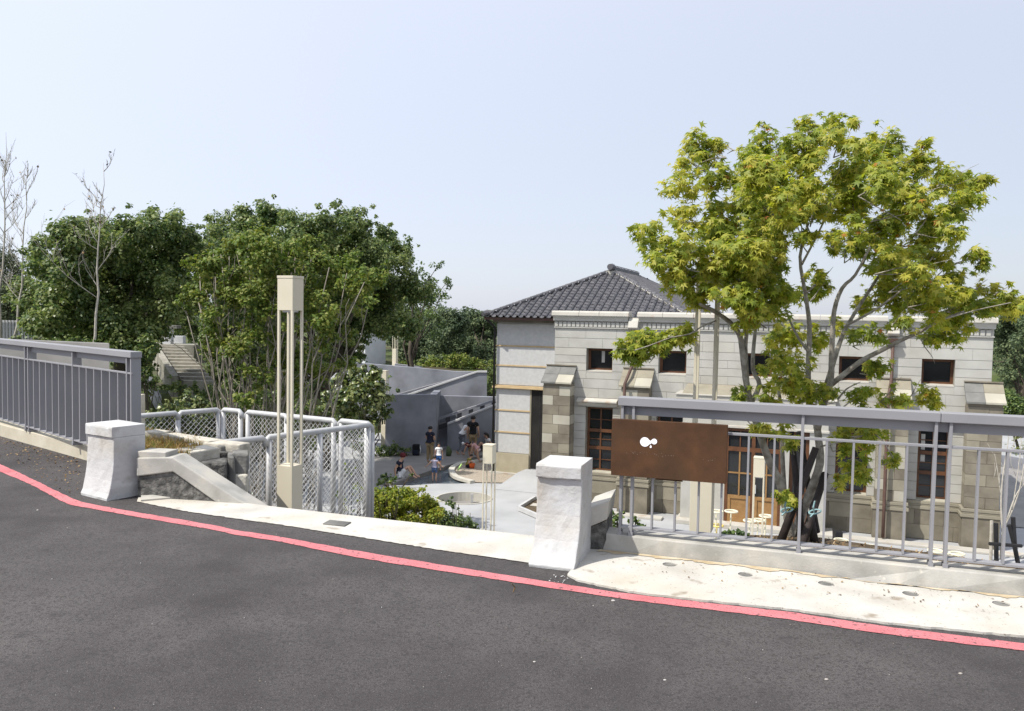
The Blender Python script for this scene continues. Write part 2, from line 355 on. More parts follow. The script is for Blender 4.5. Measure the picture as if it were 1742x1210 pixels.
# damp terrace where the children play, kerb along the water
damp = [Vector((p.x, p.y, .006)) for p in shore] + [onz(846, 757, .006), onz(760, 762, .006), onz(640, 772, .006), onz(560, 800, .006), onz(600, 826, .006), onz(640, 829, .006)]
MB().poly([damp]).build('wet_terrace', M_wetpave)['kind'] = 'structure'
def kerb_band(name, pts, w, h, mat, label, cat='kerb'):
    b = MB(); P = [Vector(p) for p in pts]; L = []; R = []
    for i, p in enumerate(P):
        d = (P[min(i + 1, len(P) - 1)] - P[max(i - 1, 0)]); n = Vector((-d.y, d.x, 0)).normalized() * w
        L.append(p); R.append(p + n)
    for i in range(len(P) - 1):
        b.prism([L[i], L[i + 1], R[i + 1], R[i]], Z * h)
    return tag(b.build(name, mat), label, cat)
kerb_band('pool_kerb', [p + Z * .008 for p in shore], .16, .07, M_wetpave, 'damp grey kerb along the far edge of the water channel')
kerb_band('pool_kerb', [p + Z * .004 for p in isle], -.22, .10, M_curb, 'pale rounded kerb around the gravel bed by the water')
gb = [Vector((p.x, p.y, .03)) for p in isle] + [onz(900, 822, .03), onz(880, 800, .03), onz(850, 790, .03)]
MB().poly([gb]).build('gravel_bed', M_gravel)['kind'] = 'structure'
kb = MB()
for i in range(40):
    a0, a1 = 2 * math.pi * i / 40, 2 * math.pi * (i + 1) / 40
    c = lambda a, r, z: (bc.x + r * math.cos(a), bc.y + r * math.sin(a), z)
    kb.add([c(a0, BR, 0), c(a1, BR, 0), c(a1, BR, -.28), c(a0, BR, -.28)], [(0, 1, 2, 3)])
ft = thing('round_basin', 'round sunken basin set in the pale paving beyond the lime bush', 'basin', (bc.x, bc.y, -.28))
kb.build('basin_wall', M_curb, ft)
MB().poly([[(bc.x + BR * math.cos(a), bc.y + BR * math.sin(a), -.278) for a in np.linspace(0, 2 * math.pi, 40, endpoint=False)]]).build('basin_floor', M_wetpave, ft)
rim = MB()
for i in range(40):
    a0, a1 = 2 * math.pi * i / 40, 2 * math.pi * (i + 1) / 40
    rim.prism([c(a0, BR + .005, .003), c(a1, BR + .005, .003), c(a1, BR + .06, .003), c(a0, BR + .06, .003)], Z * .02)
rim.build('basin_rim', M_curb, ft)
MB().box(bc.x + .18, bc.x + .26, bc.y + .55, bc.y + .63, -.27, .02).build('water_spout', M_galv, ft)
# triangular planter and box beside the right pillar
tp = [onz(885, 868, .02), onz(912, 851, .02), onz(940, 868, .02), onz(918, 882, .02)]
t_ = thing('planter_edge', 'white angular planter edging on the paving just left of the white pillar', 'planter', tp[0])
for a, b in zip(tp, tp[1:] + tp[:1]):
    d = (b - a).normalized(); n = Vector((-d.y, d.x, 0)) * .09
    MB().prism([a, b, b + n, a + n], Z * .13).build('edging', M_ramptop, t_)
MB().poly([[p + Z * .03 for p in tp]]).build('soil', M_soil, t_)
bp = onz(918, 868, .05)
t_ = thing('stone_box', 'small grey stone box with a dark slate lid behind the white pillar', 'stone box', bp)
MB().obox(bp, U * .9, V * .9, Z * .75).build('body', M_brown2, t_, bev=.01)
MB().obox(bp + Vector((-.03, -.05, .75)), U * 1.0, V * 1.0, Z * .07).build('lid', M_block, t_)

# ------------------------------------------------------------------ road, line, strips, kerbs
RZ = 4.3
left_kerb = [onz(-330, 640, RZ), onz(0, 742, RZ), onz(149, 784, RZ), onz(200, 800, RZ)]
far_edge = [onz(*p, RZ) for p in [(236, 846), (303, 843), (480, 864.6), (613, 880), (813, 902), (910, 913)]]
apron_back = [onz(*p, RZ) for p in [(1020, 938), (1128, 950), (1340, 973), (1474, 993), (1742, 1019)]]
dR = (apron_back[-1] - apron_back[0]).normalized()
right_far = apron_back[-1] + dR * 7
dL = (left_kerb[1] - left_kerb[2]).normalized()
left_far = left_kerb[1] + dL * 14
road_far = [left_far] + left_kerb[1:] + far_edge[1:] + apron_back + [right_far]
MB().poly([road_far + [Vector((right_far.x + 3, -25, RZ)), Vector((left_far.x - 4, -25, RZ))]]).build('road', M_asphalt)['kind'] = 'structure'
sk = MB()
for a, b in zip(road_far[:-1], road_far[1:]):
    n = Vector((-(b - a).y, (b - a).x, 0)).normalized() * .02
    sk.obox(a + n - Z * 4.5, b - a, n, Z * 4.49)
sk.build('road_embankment', M_darkstone)['kind'] = 'structure'
# red no-parking line
top = [(-60, 768), (0, 790), (55, 815), (110, 842), (130, 850), (154, 857), (242, 873), (358, 892.5), (400, 901.5), (480, 914), (607, 937), (744, 959.5), (900, 984.5), (1047, 1007), (1177, 1022.5), (1340, 1041), (1502, 1065), (1742, 1094), (1900, 1113)]
bot = [(-60, 778), (0, 802), (55, 826), (110, 855), (130, 860.5), (154, 865), (242, 881), (358, 900.5), (400, 909.5), (480, 922.5), (607, 948), (744, 970), (900, 994.5), (1047, 1017), (1177, 1033.5), (1340, 1053.5), (1502, 1078), (1742, 1107), (1900, 1127)]
b = MB()
tt = jit(smoothpts([onz(*p, RZ + .004) for p in top], 4), .005, .05); bb = smoothpts([onz(*p, RZ + .004) for p in bot], 4)
bb = jit(bb, .005, .05)
tt = [tt[0] + (tt[0] - tt[12]).normalized() * 9] + tt + [tt[-1] + (tt[-1] - tt[-12]).normalized() * 6]; bb = [bb[0] + (bb[0] - bb[12]).normalized() * 9] + bb + [bb[-1] + (bb[-1] - bb[-12]).normalized() * 6]
b.poly([tt + bb[::-1]]); b.build('red_line', M_redpaint)['kind'] = 'structure'
# pale concrete strip between the pillars
near = jit([onz(*p, RZ + .006) for p in [(232, 853), (317, 870), (400, 882), (480, 893), (607, 913), (744, 935), (900, 957), (916, 958)]], .007, .03)
strip_far = [p + Z * .006 for p in far_edge] + [onz(920, 915, RZ + .006)]
MB().poly([near + strip_far[::-1]]).build('concrete_strip', M_strip)['kind'] = 'structure'
tag(MB().obox(onz(549, 892, RZ + .008), onz(586, 896, RZ + .008) - onz(549, 892, RZ + .008), onz(561, 885.5, RZ + .008) - onz(549, 892, RZ + .008), Z * .006).build('drain_cover', M_block), 'small dark rectangular drain cover in the pale concrete strip', 'drain cover')
# apron in front of the right railing, with drain holes
anear = jit([onz(*p, RZ + .006) for p in [(965, 978), (980, 988), (1088, 1010), (1177, 1020), (1340, 1037), (1502, 1060), (1742, 1084), (1960, 1112)]], .007, .03)
aback = [onz(1000, 935, RZ + .006)] + [p + Z * .006 for p in apron_back] + [right_far + Z * .006]
holes = [onz(*p, RZ + .006) for p in [(1139, 962), (1268, 979), (1405, 994.5), (1549, 1012), (1703, 1029)]]
hl = [[h + Vector((.048 * math.cos(a), .048 * math.sin(a), 0)) for a in np.linspace(0, 2 * math.pi, 20, endpoint=False)] for h in holes]
# the apron is raised a touch so that the holes have depth
AP = Z * .007
ab = MB(); loop = [p + AP for p in anear + aback[::-1]]; ab.poly([loop] + [[p + AP for p in l] for l in hl])
ring = [p + AP for p in anear]
for a, c_ in zip(ring[:-1], ring[1:]): ab.add([a, c_, c_ - Z * .014, a - Z * .014], [(0, 1, 2, 3)])
for l in hl:
    for a, c_ in zip(l, l[1:] + l[:1]): ab.add([a + AP, c_ + AP, c_ - Z * .003, a - Z * .003], [(0, 1, 2, 3)])
ab.build('concrete_apron', M_strip)['kind'] = 'structure'
for h, n_ in zip(holes, ['nearest the white pillar', 'second along from the white pillar', 'in the middle of the row', 'under the double railing post', 'farthest from the white pillar']):
    tag(MB().poly([[h + Vector((.045 * math.cos(a), .045 * math.sin(a), .001)) for a in np.linspace(0, 2 * math.pi, 20, endpoint=False)]]).build('drain_hole', M_block),
        'round drain hole in the concrete apron, ' + n_, 'drain hole', 'drain holes along the railing kerb')
# kerb walls
kt = [onz(1020, 906, 4.43), onz(1127, 919, 4.43), onz(1340, 940, 4.43), onz(1589, 967, 4.43), onz(1742, 983, 4.43)]
kt.append(kt[-1] + dR * 6.5)
nR = Vector((-dR.y, dR.x, 0))
b = MB()
pts = [apron_back[0], apron_back[1], apron_back[2], apron_back[3], apron_back[4], right_far]
for i in range(5):
    a0, a1, t0, t1 = pts[i], pts[i + 1], kt[i], kt[i + 1]
    b.add([a0 - Z * .1, a1 - Z * .1, t1, t0, t0 + nR * .2, t1 + nR * .2, a1 + nR * .22 - Z * .6, a0 + nR * .22 - Z * .6], [(0, 1, 2, 3), (3, 2, 5, 4), (4, 5, 6, 7)])
b.add([pts[0] - Z * .1, kt[0], kt[0] + nR * .2, pts[0] + nR * .22 - Z * .6], [(0, 1, 2, 3)])
tag(b.build('kerb_wall', M_kerb, bev=.008), 'long low grey concrete kerb under the railing with the rust-brown sign', 'kerb wall')
lk = [left_far, left_kerb[1], left_kerb[2], onz(215, 806, RZ)]; ltop = 4.455
b = MB()
for a, c_ in zip(lk[:-1], lk[1:]):
    n = Vector((-(c_ - a).y, (c_ - a).x, 0)).normalized()
    b.prism([a - Z * .3, c_ - Z * .3, c_ + n * .2 - Z * .3, a + n * .2 - Z * .3], Z * (ltop - RZ + .3))
tag(b.build('kerb_wall', M_lkerb, bev=.008), 'sandy concrete kerb under the railing left of the far pillar', 'kerb wall')

# sand washed along the foot of the kerb
sf = [p + Z * .017 - nR * .004 for p in apron_back]
sn = jit([p + Z * .017 - nR * (.05 + .03 * math.sin(i * 2.1)) for i, p in enumerate([apron_back[0].lerp(apron_back[-1], f) for f in np.linspace(0, 1, 24)])], .016, .03)
M_sand = mk('washed_sand', [(.36, .28, .17), (.45, .37, .25), (.5, .44, .33)], scale=9, detail=8, rough=.95, bump=.6, bscale=120)
MB().poly([sn + sf[::-1]]).build('sand', M_sand)['kind'] = 'stuff'
# ------------------------------------------------------------------ pillars
def pillar(fl, fr, br, ztop, label, k=1.0, dep=.50):
    fl, fr, br = Vector(fl), Vector(fr), Vector(br)
    x = (fr - fl); wid = x.length; x.normalize(); y = Vector((-x.y, x.x, 0))
    H = ztop - RZ
    t = thing('flared_pillar', label, 'pillar', fl)
    # profile: forward distance (towards the road) by height
    prof = [(-.02, 0.0), (.0, .0), (.02, -.004), (.06, .038), (.10, .068), (.17, .108), (.25, .138), (.33, .154), (.42, .163), (.50, .166), (H - .10, .162)]
    cap = [(H - .115, .162), (H - .100, .140), (H - .092, .136), (H - .02, .134), (H - .002, .146), (H + .008, dep * .5)]
    prof = [(z, d * k) for z, d in prof]; cap = [(z, d * k - (0 if k == 1 else .006)) for z, d in cap[:5]] + cap[5:]
    def lo(prof_):
        b = MB(); n = 7; R = []
        for z, d in prof_:
            row = []
            for k in range(n + 1):
                wob = random.uniform(-.002, .002)
                row.append(fl + x * (wid * k / n + random.uniform(-.003, .003)) + y * (d + wob) + Z * (z + (random.uniform(-.003, .003) if 0 < z < H - .12 else 0)))
            R.append(row)
        return b, R, n
    def shell(b, R, n):
        rows = []
        for r in R:
            bk0, bk1 = r[0] - y * (r[0] - fl).dot(y) + y * dep, r[-1] - y * (r[-1] - fl).dot(y) + y * dep
            rows.append(list(r) + [r[-1].lerp(bk1, .5), bk1, bk0, r[0].lerp(bk0, .5)])
        m_ = n + 5
        vs = [p for r in rows for p in r]; fs = []
        for i in range(len(rows) - 1):
            for k in range(m_): fs.append((i * m_ + k, i * m_ + (k + 1) % m_, (i + 1) * m_ + (k + 1) % m_, (i + 1) * m_ + k))
        fs += [tuple(range(m_))[::-1], tuple(range((len(rows) - 1) * m_, len(rows) * m_))]
        b.add(vs, fs)
    b, R, n = lo(prof); shell(b, R, n); b.build('shaft', M_pillar, t, bev=.008, seg=2)
    b = MB(); R = []
    for z, d in cap[1:5]:
        R.append([fl + x * (wid * k / 7) + y * (d + random.uniform(-.002, .002)) + Z * (z + random.uniform(-.003, .003)) for k in range(8)])
    shell(b, R, 7); b.build('cap', M_pillar, t, bev=.01, seg=2)
    return t
pillar(onz(899, 964, RZ), onz(977, 973, RZ), onz(1011, 953, RZ), 4.985, 'white flared concrete pillar between the pale strip and the sign railing')
pillar(onz(137, 842, RZ), onz(182, 853, RZ), onz(182, 853, RZ) + (onz(242, 850, RZ) - onz(182, 853, RZ)), 4.95, 'weathered white flared pillar at the end of the left railing', .40, .37)

# ------------------------------------------------------------------ railings
def railing(A, B, ztop, zbase, posts, bals, label, s0, s1, joint=None, pw=.022, pd=.10, bw=.017, bd=.078):
    """A-B: ground line of the front face; posts, bals: distances along it"""
    A = Vector((A[0], A[1], 0)); B = Vector((B[0], B[1], 0)); d = (B - A).normalized(); n = Vector((-d.y, d.x, 0))
    t = thing('metal_railing', label, 'railing', A + d * s0 + Z * zbase)
    P = lambda s_, o_, z: A + d * s_ + n * o_ + Z * z
    segs = [(s0, s1)] if joint is None else [(s0, joint - .0015), (joint + .0015, s1)]
    for a, c_ in segs:
        MB().obox(P(a, -.012, ztop - .060), d * (c_ - a), n * .115, Z * .060).build('top_rail', M_rail, t, bev=.004)
    MB().obox(P(s0 + .02, .040, ztop - .128), d * (s1 - s0 - .04), n * .012, Z * .0675).build('rail_web', M_rail, t)
    MB().obox(P(s0 + .02, .004, ztop - .226), d * (s1 - s0 - .03), n * .03, Z * .017).build('mid_rail', M_rail, t, bev=.002)
    MB().obox(P(s0 + .02, .006, zbase + .045), d * (s1 - s0 - .03), n * .06, Z * .016).build('bottom_rail', M_rail, t, bev=.002)
    for s_ in posts:
        p = MB().obox(P(s_ - pw / 2, 0, zbase - .004), d * pw, n * pd, Z * (ztop - .0565 - zbase)).build('post', M_rail, t, bev=.002)
        MB().obox(P(s_ - pw / 2 - .005, -.005, zbase - .001), d * (pw + .01), n * (pd + .01), Z * .025).build('foot', M_rail, p)
    me = None
    for s_ in bals:
        if me is None:
            o = MB().obox((-bw / 2, .003, 0), (bw, 0, 0), (0, bd, 0), (0, 0, ztop - .2265 - zbase - .0615)).build('baluster', M_rail, None)
            me = o.data; bpy.data.objects.remove(o)
        mw = Matrix.Translation(P(s_, 0, zbase + .0612)) @ Matrix.Rotation(math.atan2(d.y, d.x), 4, 'Z')
        inst('baluster', me, t, mw)
    return t, P, d, n
def along(A, B, px, py):
    p = onvert(px, py, A, B); d = (Vector((B[0] - A[0], B[1] - A[1], 0))).normalized(); return (Vector((p.x, p.y, 0)) - Vector((A[0], A[1], 0))).dot(d)
RA, RB = onz(1060, 910, 4.43), onz(1595, 965, 4.43)
def yr(x): return 742 + (x - 1240) * .052
rp = [along(RA, RB, x, yr(x)) for x in (1058, 1077, 1365, 1592, 1617)]
rb = [along(RA, RB, x, yr(x)) for x in (1112, 1151, 1191, 1230, 1274, 1318, 1407, 1453, 1498, 1544, 1667, 1716)]
gap = rb[-1] - rb[-2]
more = [rb[-1] + gap * k for k in range(1, 16)]
rp2 = [more[2], more[6], more[6] + .075, more[11]]
more = [x for x in more if all(abs(x - p) > .06 for p in rp2)]
right_rail, PR, dr, nr = railing(RA, RB, 5.423, 4.43, rp + rp2, rb + more, 'lilac grey railing on the right carrying the rust-brown sign', rp[0] - .03, rp[-1] + 2.75, joint=(rp[3] + rp[4]) / 2 - .02, pw=.019, pd=.055, bw=.013, bd=.04)
LA, LB = onz(0, 720, 4.46), onz(123, 757, 4.46)
def yl(x): return 607 + x * .093
lp = [along(LA, LB, x / 6.05, yl(x / 6.05)) for x in (250, 282, 740, 1298, 1343)]
lb = [along(LA, LB, x / 6.05, yl(x / 6.05)) for x in (15, 70, 127, 187, 338, 400, 464, 530, 596, 664, 810, 882, 960, 1040, 1122, 1207)]
lgap = lb[1] - lb[0]
lmore = [lb[0] - lgap * k for k in range(1, 22)]
lp2 = [lb[0] - lgap * 3, lb[0] - lgap * 10, lb[0] - lgap * 10 - .08, lb[0] - lgap * 17]
lmore = [x for x in lmore if all(abs(x - p) > .06 for p in lp2)]
railing(LA, LB, 5.565, 4.46, lp + lp2, lb + lmore, 'lilac grey railing of deep flat bars left of the weathered pillar', lb[0] - lgap * 22, lp[-1] + .03)

# rust steel sign
sg = thing('steel_sign', 'rust-brown steel sign with a white droplet logo fixed to the railing', 'sign', PR(rp[0], -.06, 4.95))
SA, SB = PR(0, -.055, 0), PR(2, -.055, 0)
c0 = onvert(1041.5, 711, SA, SB); c1 = onvert(1238, 726, SA, SB); c2 = onvert(1236, 826, SA, SB); c3 = onvert(1040, 806, SA, SB)
zt, zb = (c0.z + c1.z) / 2, (c2.z + c3.z) / 2
sl = (Vector((c0.x, c0.y, 0)) - Vector((SA.x, SA.y, 0))).dot(dr); sr = (Vector((c1.x, c1.y, 0)) - Vector((SA.x, SA.y, 0))).dot(dr)
MB().obox(PR(sl, -.055, zb), dr * (sr - sl), nr * .045, Z * (zt - zb)).build('plate', M_corten, sg, bev=.002)
for q_ in (sl + .09, sr - .06): MB().obox(PR(q_, -.0098, zb + .08), dr * .03, nr * .0095, Z * .2).build('bracket', M_rail, sg)
MB().obox(PR(sl + .31, -.009, zb - .018), dr * .19, nr * .009, Z * .12).build('backing_plate', M_corten, sg)
def sgp(px, py):
    p = onvert(px, py, SA, SB); s_ = (Vector((p.x, p.y, 0)) - Vector((SA.x, SA.y, 0))).dot(dr); return s_, p.z
mpp = (sr - sl) / 197.0
(lx0, lz0), (lx1, lz1), (lx2, lz2) = sgp(1097, 752), sgp(1113, 751.3), sgp(1107, 759.8)
R1, R2 = 8.2 * mpp, 4.9 * mpp
outl = []
for a in np.linspace(rad(32), rad(328), 40): outl.append((lx0 + R1 * math.cos(a), lz0 + R1 * math.sin(a)))
outl.append((lx0 + R1 * 1.22, lz0 - R1 * .30))
for a in np.linspace(rad(218), rad(502), 28): outl.append((lx1 + R2 * math.cos(a), lz1 + R2 * math.sin(a)))
outl.append((lx0 + R1 * 1.22, lz0 + R1 * .30))
lg = MB(); lg.prism([PR(a, -.0552, z) for a, z in outl], nr * -.002)
lg.build('logo', M_logo, sg)
rr = 1.75 * mpp
dp = [(lx2 + rr * math.cos(a), lz2 - rr * .4 + rr * math.sin(a)) for a in np.linspace(rad(150), rad(390), 16)] + [(lx2, lz2 + rr * 1.9)]
MB().prism([PR(a, -.0552, z) for a, z in dp], nr * -.002).build('logo', M_logo, sg)
b = MB()
for px in list(range(1060, 1146, 4)) + list(range(1196, 1219, 4)):
    a, z = sgp(px, 769 + (px - 1060) * .085)
    for k in range(2):
        xx = a + random.uniform(-.004, .006); zz = z + random.uniform(-.012, .012)
        if random.random() < .6: b.obox(PR(xx, -.0556, zz), dr * random.uniform(.001, .006) , nr * -.0004, Z * random.uniform(.001, .006))
b.build('worn_lettering', M_scratch, sg)

# ------------------------------------------------------------------ stair parapets and planter
u17 = Vector((math.cos(rad(17)), -math.sin(rad(17)), 0)); v17 = Vector((math.sin(rad(17)), math.cos(rad(17)), 0))
YS = 7.75
pa = thing('stair_parapet', 'sloping concrete stair parapet over dark rubble, beside the weathered pillar', 'parapet', onz(245, 850, RZ))
A0 = onz(236, 848, RZ); A1 = onz(303, 843.5, RZ)
sA, sB = A0, onz(452, 860, RZ)
def onsp(px, py): return onvert(px, py, sA, sB)
k0, k1, k2 = onsp(232, 779), onsp(293, 778.5), onsp(432, 868)
q0, q1, q2 = onsp(232, 811), onsp(294, 803), onsp(380, 855)
ns = Vector((-(sB - sA).y, (sB - sA).x, 0)).normalized()
ds = (sB - sA).normalized()
k3 = k2 + (k2 - k1).normalized() * .9; q3 = k3 - Z * .2
q2 = k2 - Z * .17
MB().prism([k0, k1, k2, k3, q3, q2, q1, q0], ns * .24).build('coping', M_kerb, pa, bev=.01)
b = MB(); base = lambda p: Vector((p.x, p.y, 2.6)) + ns * .02
b.prism([q0 + ns * .02, q1 + ns * .02, q2 + ns * .02, q3 + ns * .02, base(q3), base(q0)], ns * .2); b.build('rubble_wall', M_darkstone, pa)
MB().obox(k0 + Z * .001 + ns * .02, ds * .27, ns * .2, Z * .055).build('raised_step', M_kerb, pa, bev=.006)
# mortar toe on the strip
tag(MB().prism([onz(240, 838, RZ + .015), onz(283, 834, RZ + .04), onz(318, 846, RZ + .008), onz(240, 853, RZ + .008)], Z * .012).build('mortar_patch', M_kerb), 'rough grey mortar patch at the foot of the dark rubble', 'mortar')
pb = thing('stair_parapet', 'short concrete parapet block over dark rubble behind the white pillar', 'parapet', onz(1010, 950, RZ))
MB().prism([atY(998, 866, 5.86), atY(1037, 852, 5.86), atY(1033, 884, 5.86), atY(998, 899, 5.86)], (.1, .42, 0)).build('coping', M_kerb, pb, bev=.008)
MB().prism([atY(999, 899.5, 5.88), atY(1032, 885.5, 5.88), atY(1030, 960, 5.88), atY(999, 965, 5.88)], (.09, .38, 0)).build('rubble_wall', M_darkstone, pb)
# planter of old stone blocks with dry grass
pl = thing('stone_planter', 'raised bed of old grey stone blocks holding dry grass behind the weathered pillar', 'planter', onz(300, 780, 4.5))
GZ = 4.52
gpts = [onz(200, 742, GZ), onz(243, 734, GZ), onz(300, 744, GZ), onz(345, 757, GZ), onz(330, 772, GZ), onz(300, 781, GZ), onz(200, 781, GZ)]
MB().prism([p - Z * 2.2 for p in gpts], Z * 2.18).build('soil', M_soil, pl)
def stone(px0, py0, px1, py1, z, h, dep, mat, par=pl):
    a, b_ = onz(px0, py0, z), onz(px1, py1, z); d = b_ - a; n = Vector((-d.y, d.x, 0)).normalized()
    o = a - Z * h
    jig = lambda: Vector((random.uniform(-.015, .015), random.uniform(-.015, .015), random.uniform(-.012, .012)))
    mb = MB(); mb.obox(o, d * .985, n * dep, Z * h); mb.v = [p + jig() for p in mb.v]
    mb.build('stone', mat, par, bev=.016)
for a in [(243, 735, 272, 737), (272, 738, 311, 743), (311, 744, 358, 751), (345, 752, 408, 757)]:
    stone(*a, 4.60 - (a[0] - 243) * .0003, .16, .2, M_bedstone)
stone(296, 767, 326, 766, 4.565, .13, .22, M_bedstone); stone(327, 768, 377, 761, 4.56, .19, .25, M_bedstone); stone(377, 758, 408, 755, 4.555, .17, .25, M_block)
def stoneY(x0, y0, x1, y1, Y, dep, mat):
    p = [atY(x0, y1, Y), atY(x1, y1, Y), atY(x1, y0, Y), atY(x0, y0, Y)]
    mb = MB(); mb.prism(p, Vector((-.3, 1, 0)).normalized() * dep)
    mb.v = [q_ + Vector((random.uniform(-.012, .012),) * 3) for q_ in mb.v]; mb.build('stone', mat, pl, bev=.02)
stoneY(312, 783, 340, 802, 8.28, .3, M_block); stoneY(340, 787, 386, 830, 8.25, .3, M_darkstone); stoneY(386, 776, 401, 830, 8.35, .3, M_block)
stoneY(394, 772, 424, 806, 8.40, .3, M_block); stoneY(386, 808, 421, 846, 8.36, .3, M_bedstone); stoneY(330, 830, 388, 900, 8.3, .3, M_darkstone); stoneY(388, 847, 422, 900, 8.38, .3, M_darkstone)
MB().prism([atY(300, 770, 8.55), atY(418, 770, 8.65), atY(418, 940, 8.65), atY(300, 940, 8.55)], (-.3, .6, 0)).build('core', M_darkstone, pl)
# dry grass blades
def blades(name, poly, n, h, wid, mat, parent=None, zf=None, kind='stuff'):
    xs_ = [p.x for p in poly]; ys_ = [p.y for p in poly]; vs = []; fs = []
    def inside(x, y):
        c = False; j = len(poly) - 1
        for i in range(len(poly)):
            if (ys_[i] > y) != (ys_[j] > y) and x < (xs_[j] - xs_[i]) * (y - ys_[i]) / (ys_[j] - ys_[i]) + xs_[i]: c = not c
            j = i
        return c
    k = 0
    while k < n:
        x, y = random.uniform(min(xs_), max(xs_)), random.uniform(min(ys_), max(ys_))
        if not inside(x, y): k += .02; continue
        z = zf(x, y) if zf else poly[0].z
        a = random.uniform(0, 6.28); hh = h * random.uniform(.5, 1.2); l = random.uniform(.2, 1.1) * hh; i = len(vs)
        dx, dy = math.cos(a), math.sin(a); p = Vector((x, y, z - .02)); w_ = Vector((-dy, dx, 0)) * wid
        vs += [p - w_, p + w_, p + Vector((dx * l * .5, dy * l * .5, hh * .7)) + w_ * .7, p + Vector((dx * l * .5, dy * l * .5, hh * .7)) - w_ * .7, p + Vector((dx * l, dy * l, hh))]
        fs += [(i, i + 1, i + 2, i + 3), (i + 3, i + 2, i + 4)]; k += 1
    mb = MB(); mb.v = vs; mb.f = fs; o = mb.build(name, mat, parent); o['kind'] = kind; return o
blades('dry_grass', [p + Z * 0 for p in gpts], 2600, .10, .004, M_drygrass, pl)

# stairs down behind the strip and the landing below
LZ = 3.2
edge_a, edge_b = onz(300, 843, RZ), onz(910, 913, RZ)
de = (edge_b - edge_a).normalized(); ne = Vector((-de.y, de.x, 0))
ld = [edge_a + ne * .03 - de * .2, onz(632, 882, RZ) + ne * .03, onz(640, 722.5, 4.514), onz(575, 713, 4.514) , onz(411, 698, 4.514), onz(374, 695, 4.514), onz(300, 701, 4.514), edge_a + ne * 1.6 - de * .6]
MB().prism([Vector((p.x, p.y, LZ - 3.2)) for p in ld], Z * 3.2).build('stair_landing', M_wetpave)['kind'] = 'structure'
stt = thing('concrete_stairs', 'concrete steps descending behind the pale strip from the weathered pillar', 'stairs', edge_a)
for i in range(6):
    MB().obox(Vector((edge_a.x, edge_a.y, LZ + .002)) + de * (.12 + .3 * i) + ne * .035, de * .298, ne * .42, Z * (1.1 - .18 * (i + 1))).build('step', M_kerb, stt)

# ------------------------------------------------------------------ chain link fences
FZ = 4.514
def fence_run(pts, label, posts, zbot=LZ):
    """pts: rail line; posts: fractions along it"""
    t = thing('chain_link_fence', label, 'fence', Vector((pts[0].x, pts[0].y, zbot)), 0, 'galvanised chain link fence runs')
    for i, (a, b_) in enumerate(zip(pts[:-1], pts[1:])):
        d = (b_ - a).normalized()
        e0, e1 = a + d * .05, b_ - d * .05
        tb = MB(); r_ = .036
        tb.tube([a - Z * .10 + d * .0, a - Z * .035 + d * .008, a + d * .045, b_ - d * .045, b_ - Z * .035 - d * .008, b_ - Z * .10], r_, 10)
        tb.build('top_rail', M_galv, t, smooth=True)
        L_ = (b_ - a).length
        for f in posts[i]:
            p = a.lerp(b_, f)
            MB().tube([Vector((p.x, p.y, zbot - .02)), Vector((p.x, p.y, FZ - (.098 if f in (0, 1) else .03)))], .036 if f in (0, 1) else .034, 10).build('post', M_galv, t, smooth=True)
        # woven wire
        mb = MB(); h = FZ - .04 - zbot; s_ = .080; nn = Vector((-d.y, d.x, 0)) * .0025
        k = -int(h / s_) - 1
        while k * s_ < L_:
            for sg_, off in ((1, nn), (-1, -nn)):
                x0 = k * s_ if sg_ > 0 else k * s_ + h
                z0 = 0.0
                # clip the 45 degree wire to 0..L_
                pts_ = []
                xa, xb = (x0, x0 + h) if sg_ > 0 else (x0, x0 - h)
                ta, tb_ = 0.0, 1.0
                lo_, hi_ = .03, L_ - .03
                t0 = (lo_ - xa) / (xb - xa); t1 = (hi_ - xa) / (xb - xa)
                if t0 > t1: t0, t1 = t1, t0
                ta, tb_ = max(0, t0), min(1, t1)
                if tb_ - ta > .01:
                    pA = a + d * (xa + (xb - xa) * ta) + off; pB = a + d * (xa + (xb - xa) * tb_) + off
                    mb.tube([Vector((pA.x, pA.y, zbot + .02 + h * ta)), Vector((pB.x, pB.y, zbot + .02 + h * tb_))], .0034, 3, cap=False)
            k += 1
        o = mb.build('wire_mesh', M_wire, t); o['kind'] = 'stuff'
    return t
fA, fB = onz(385, 752.5, FZ), onz(633, 722.5, FZ)
fdir = (fA - fB).normalized()
fence_run([fA + fdir * .5, onz(452, 745, FZ), fB], 'near chain link fence run, behind the tall cream lamp', [[0], [0.03, .48, .965, 1]])
fence_run([fB + Vector((-.03, .06, 0)), onz(577, 716, FZ)], 'short chain link fence run at the corner farthest right', [[.12, .93]])
fence_run([onz(571, 716, FZ), onz(489, 708, FZ), onz(419, 701, FZ)], 'far chain link fence run facing the near one across the landing', [[.04, .96], [.96, .02]])
fence_run([onz(411, 700, FZ), onz(378, 697, FZ)], 'narrowest chain link fence run, between the far run and the dry grass bed', [[.06, .95]])
fence_run([onz(374, 697, FZ), onz(303, 702.5, FZ), onz(225, 709, FZ)], 'chain link fence run behind the dry grass bed', [[.03], [.0, .98]], zbot=3.5)
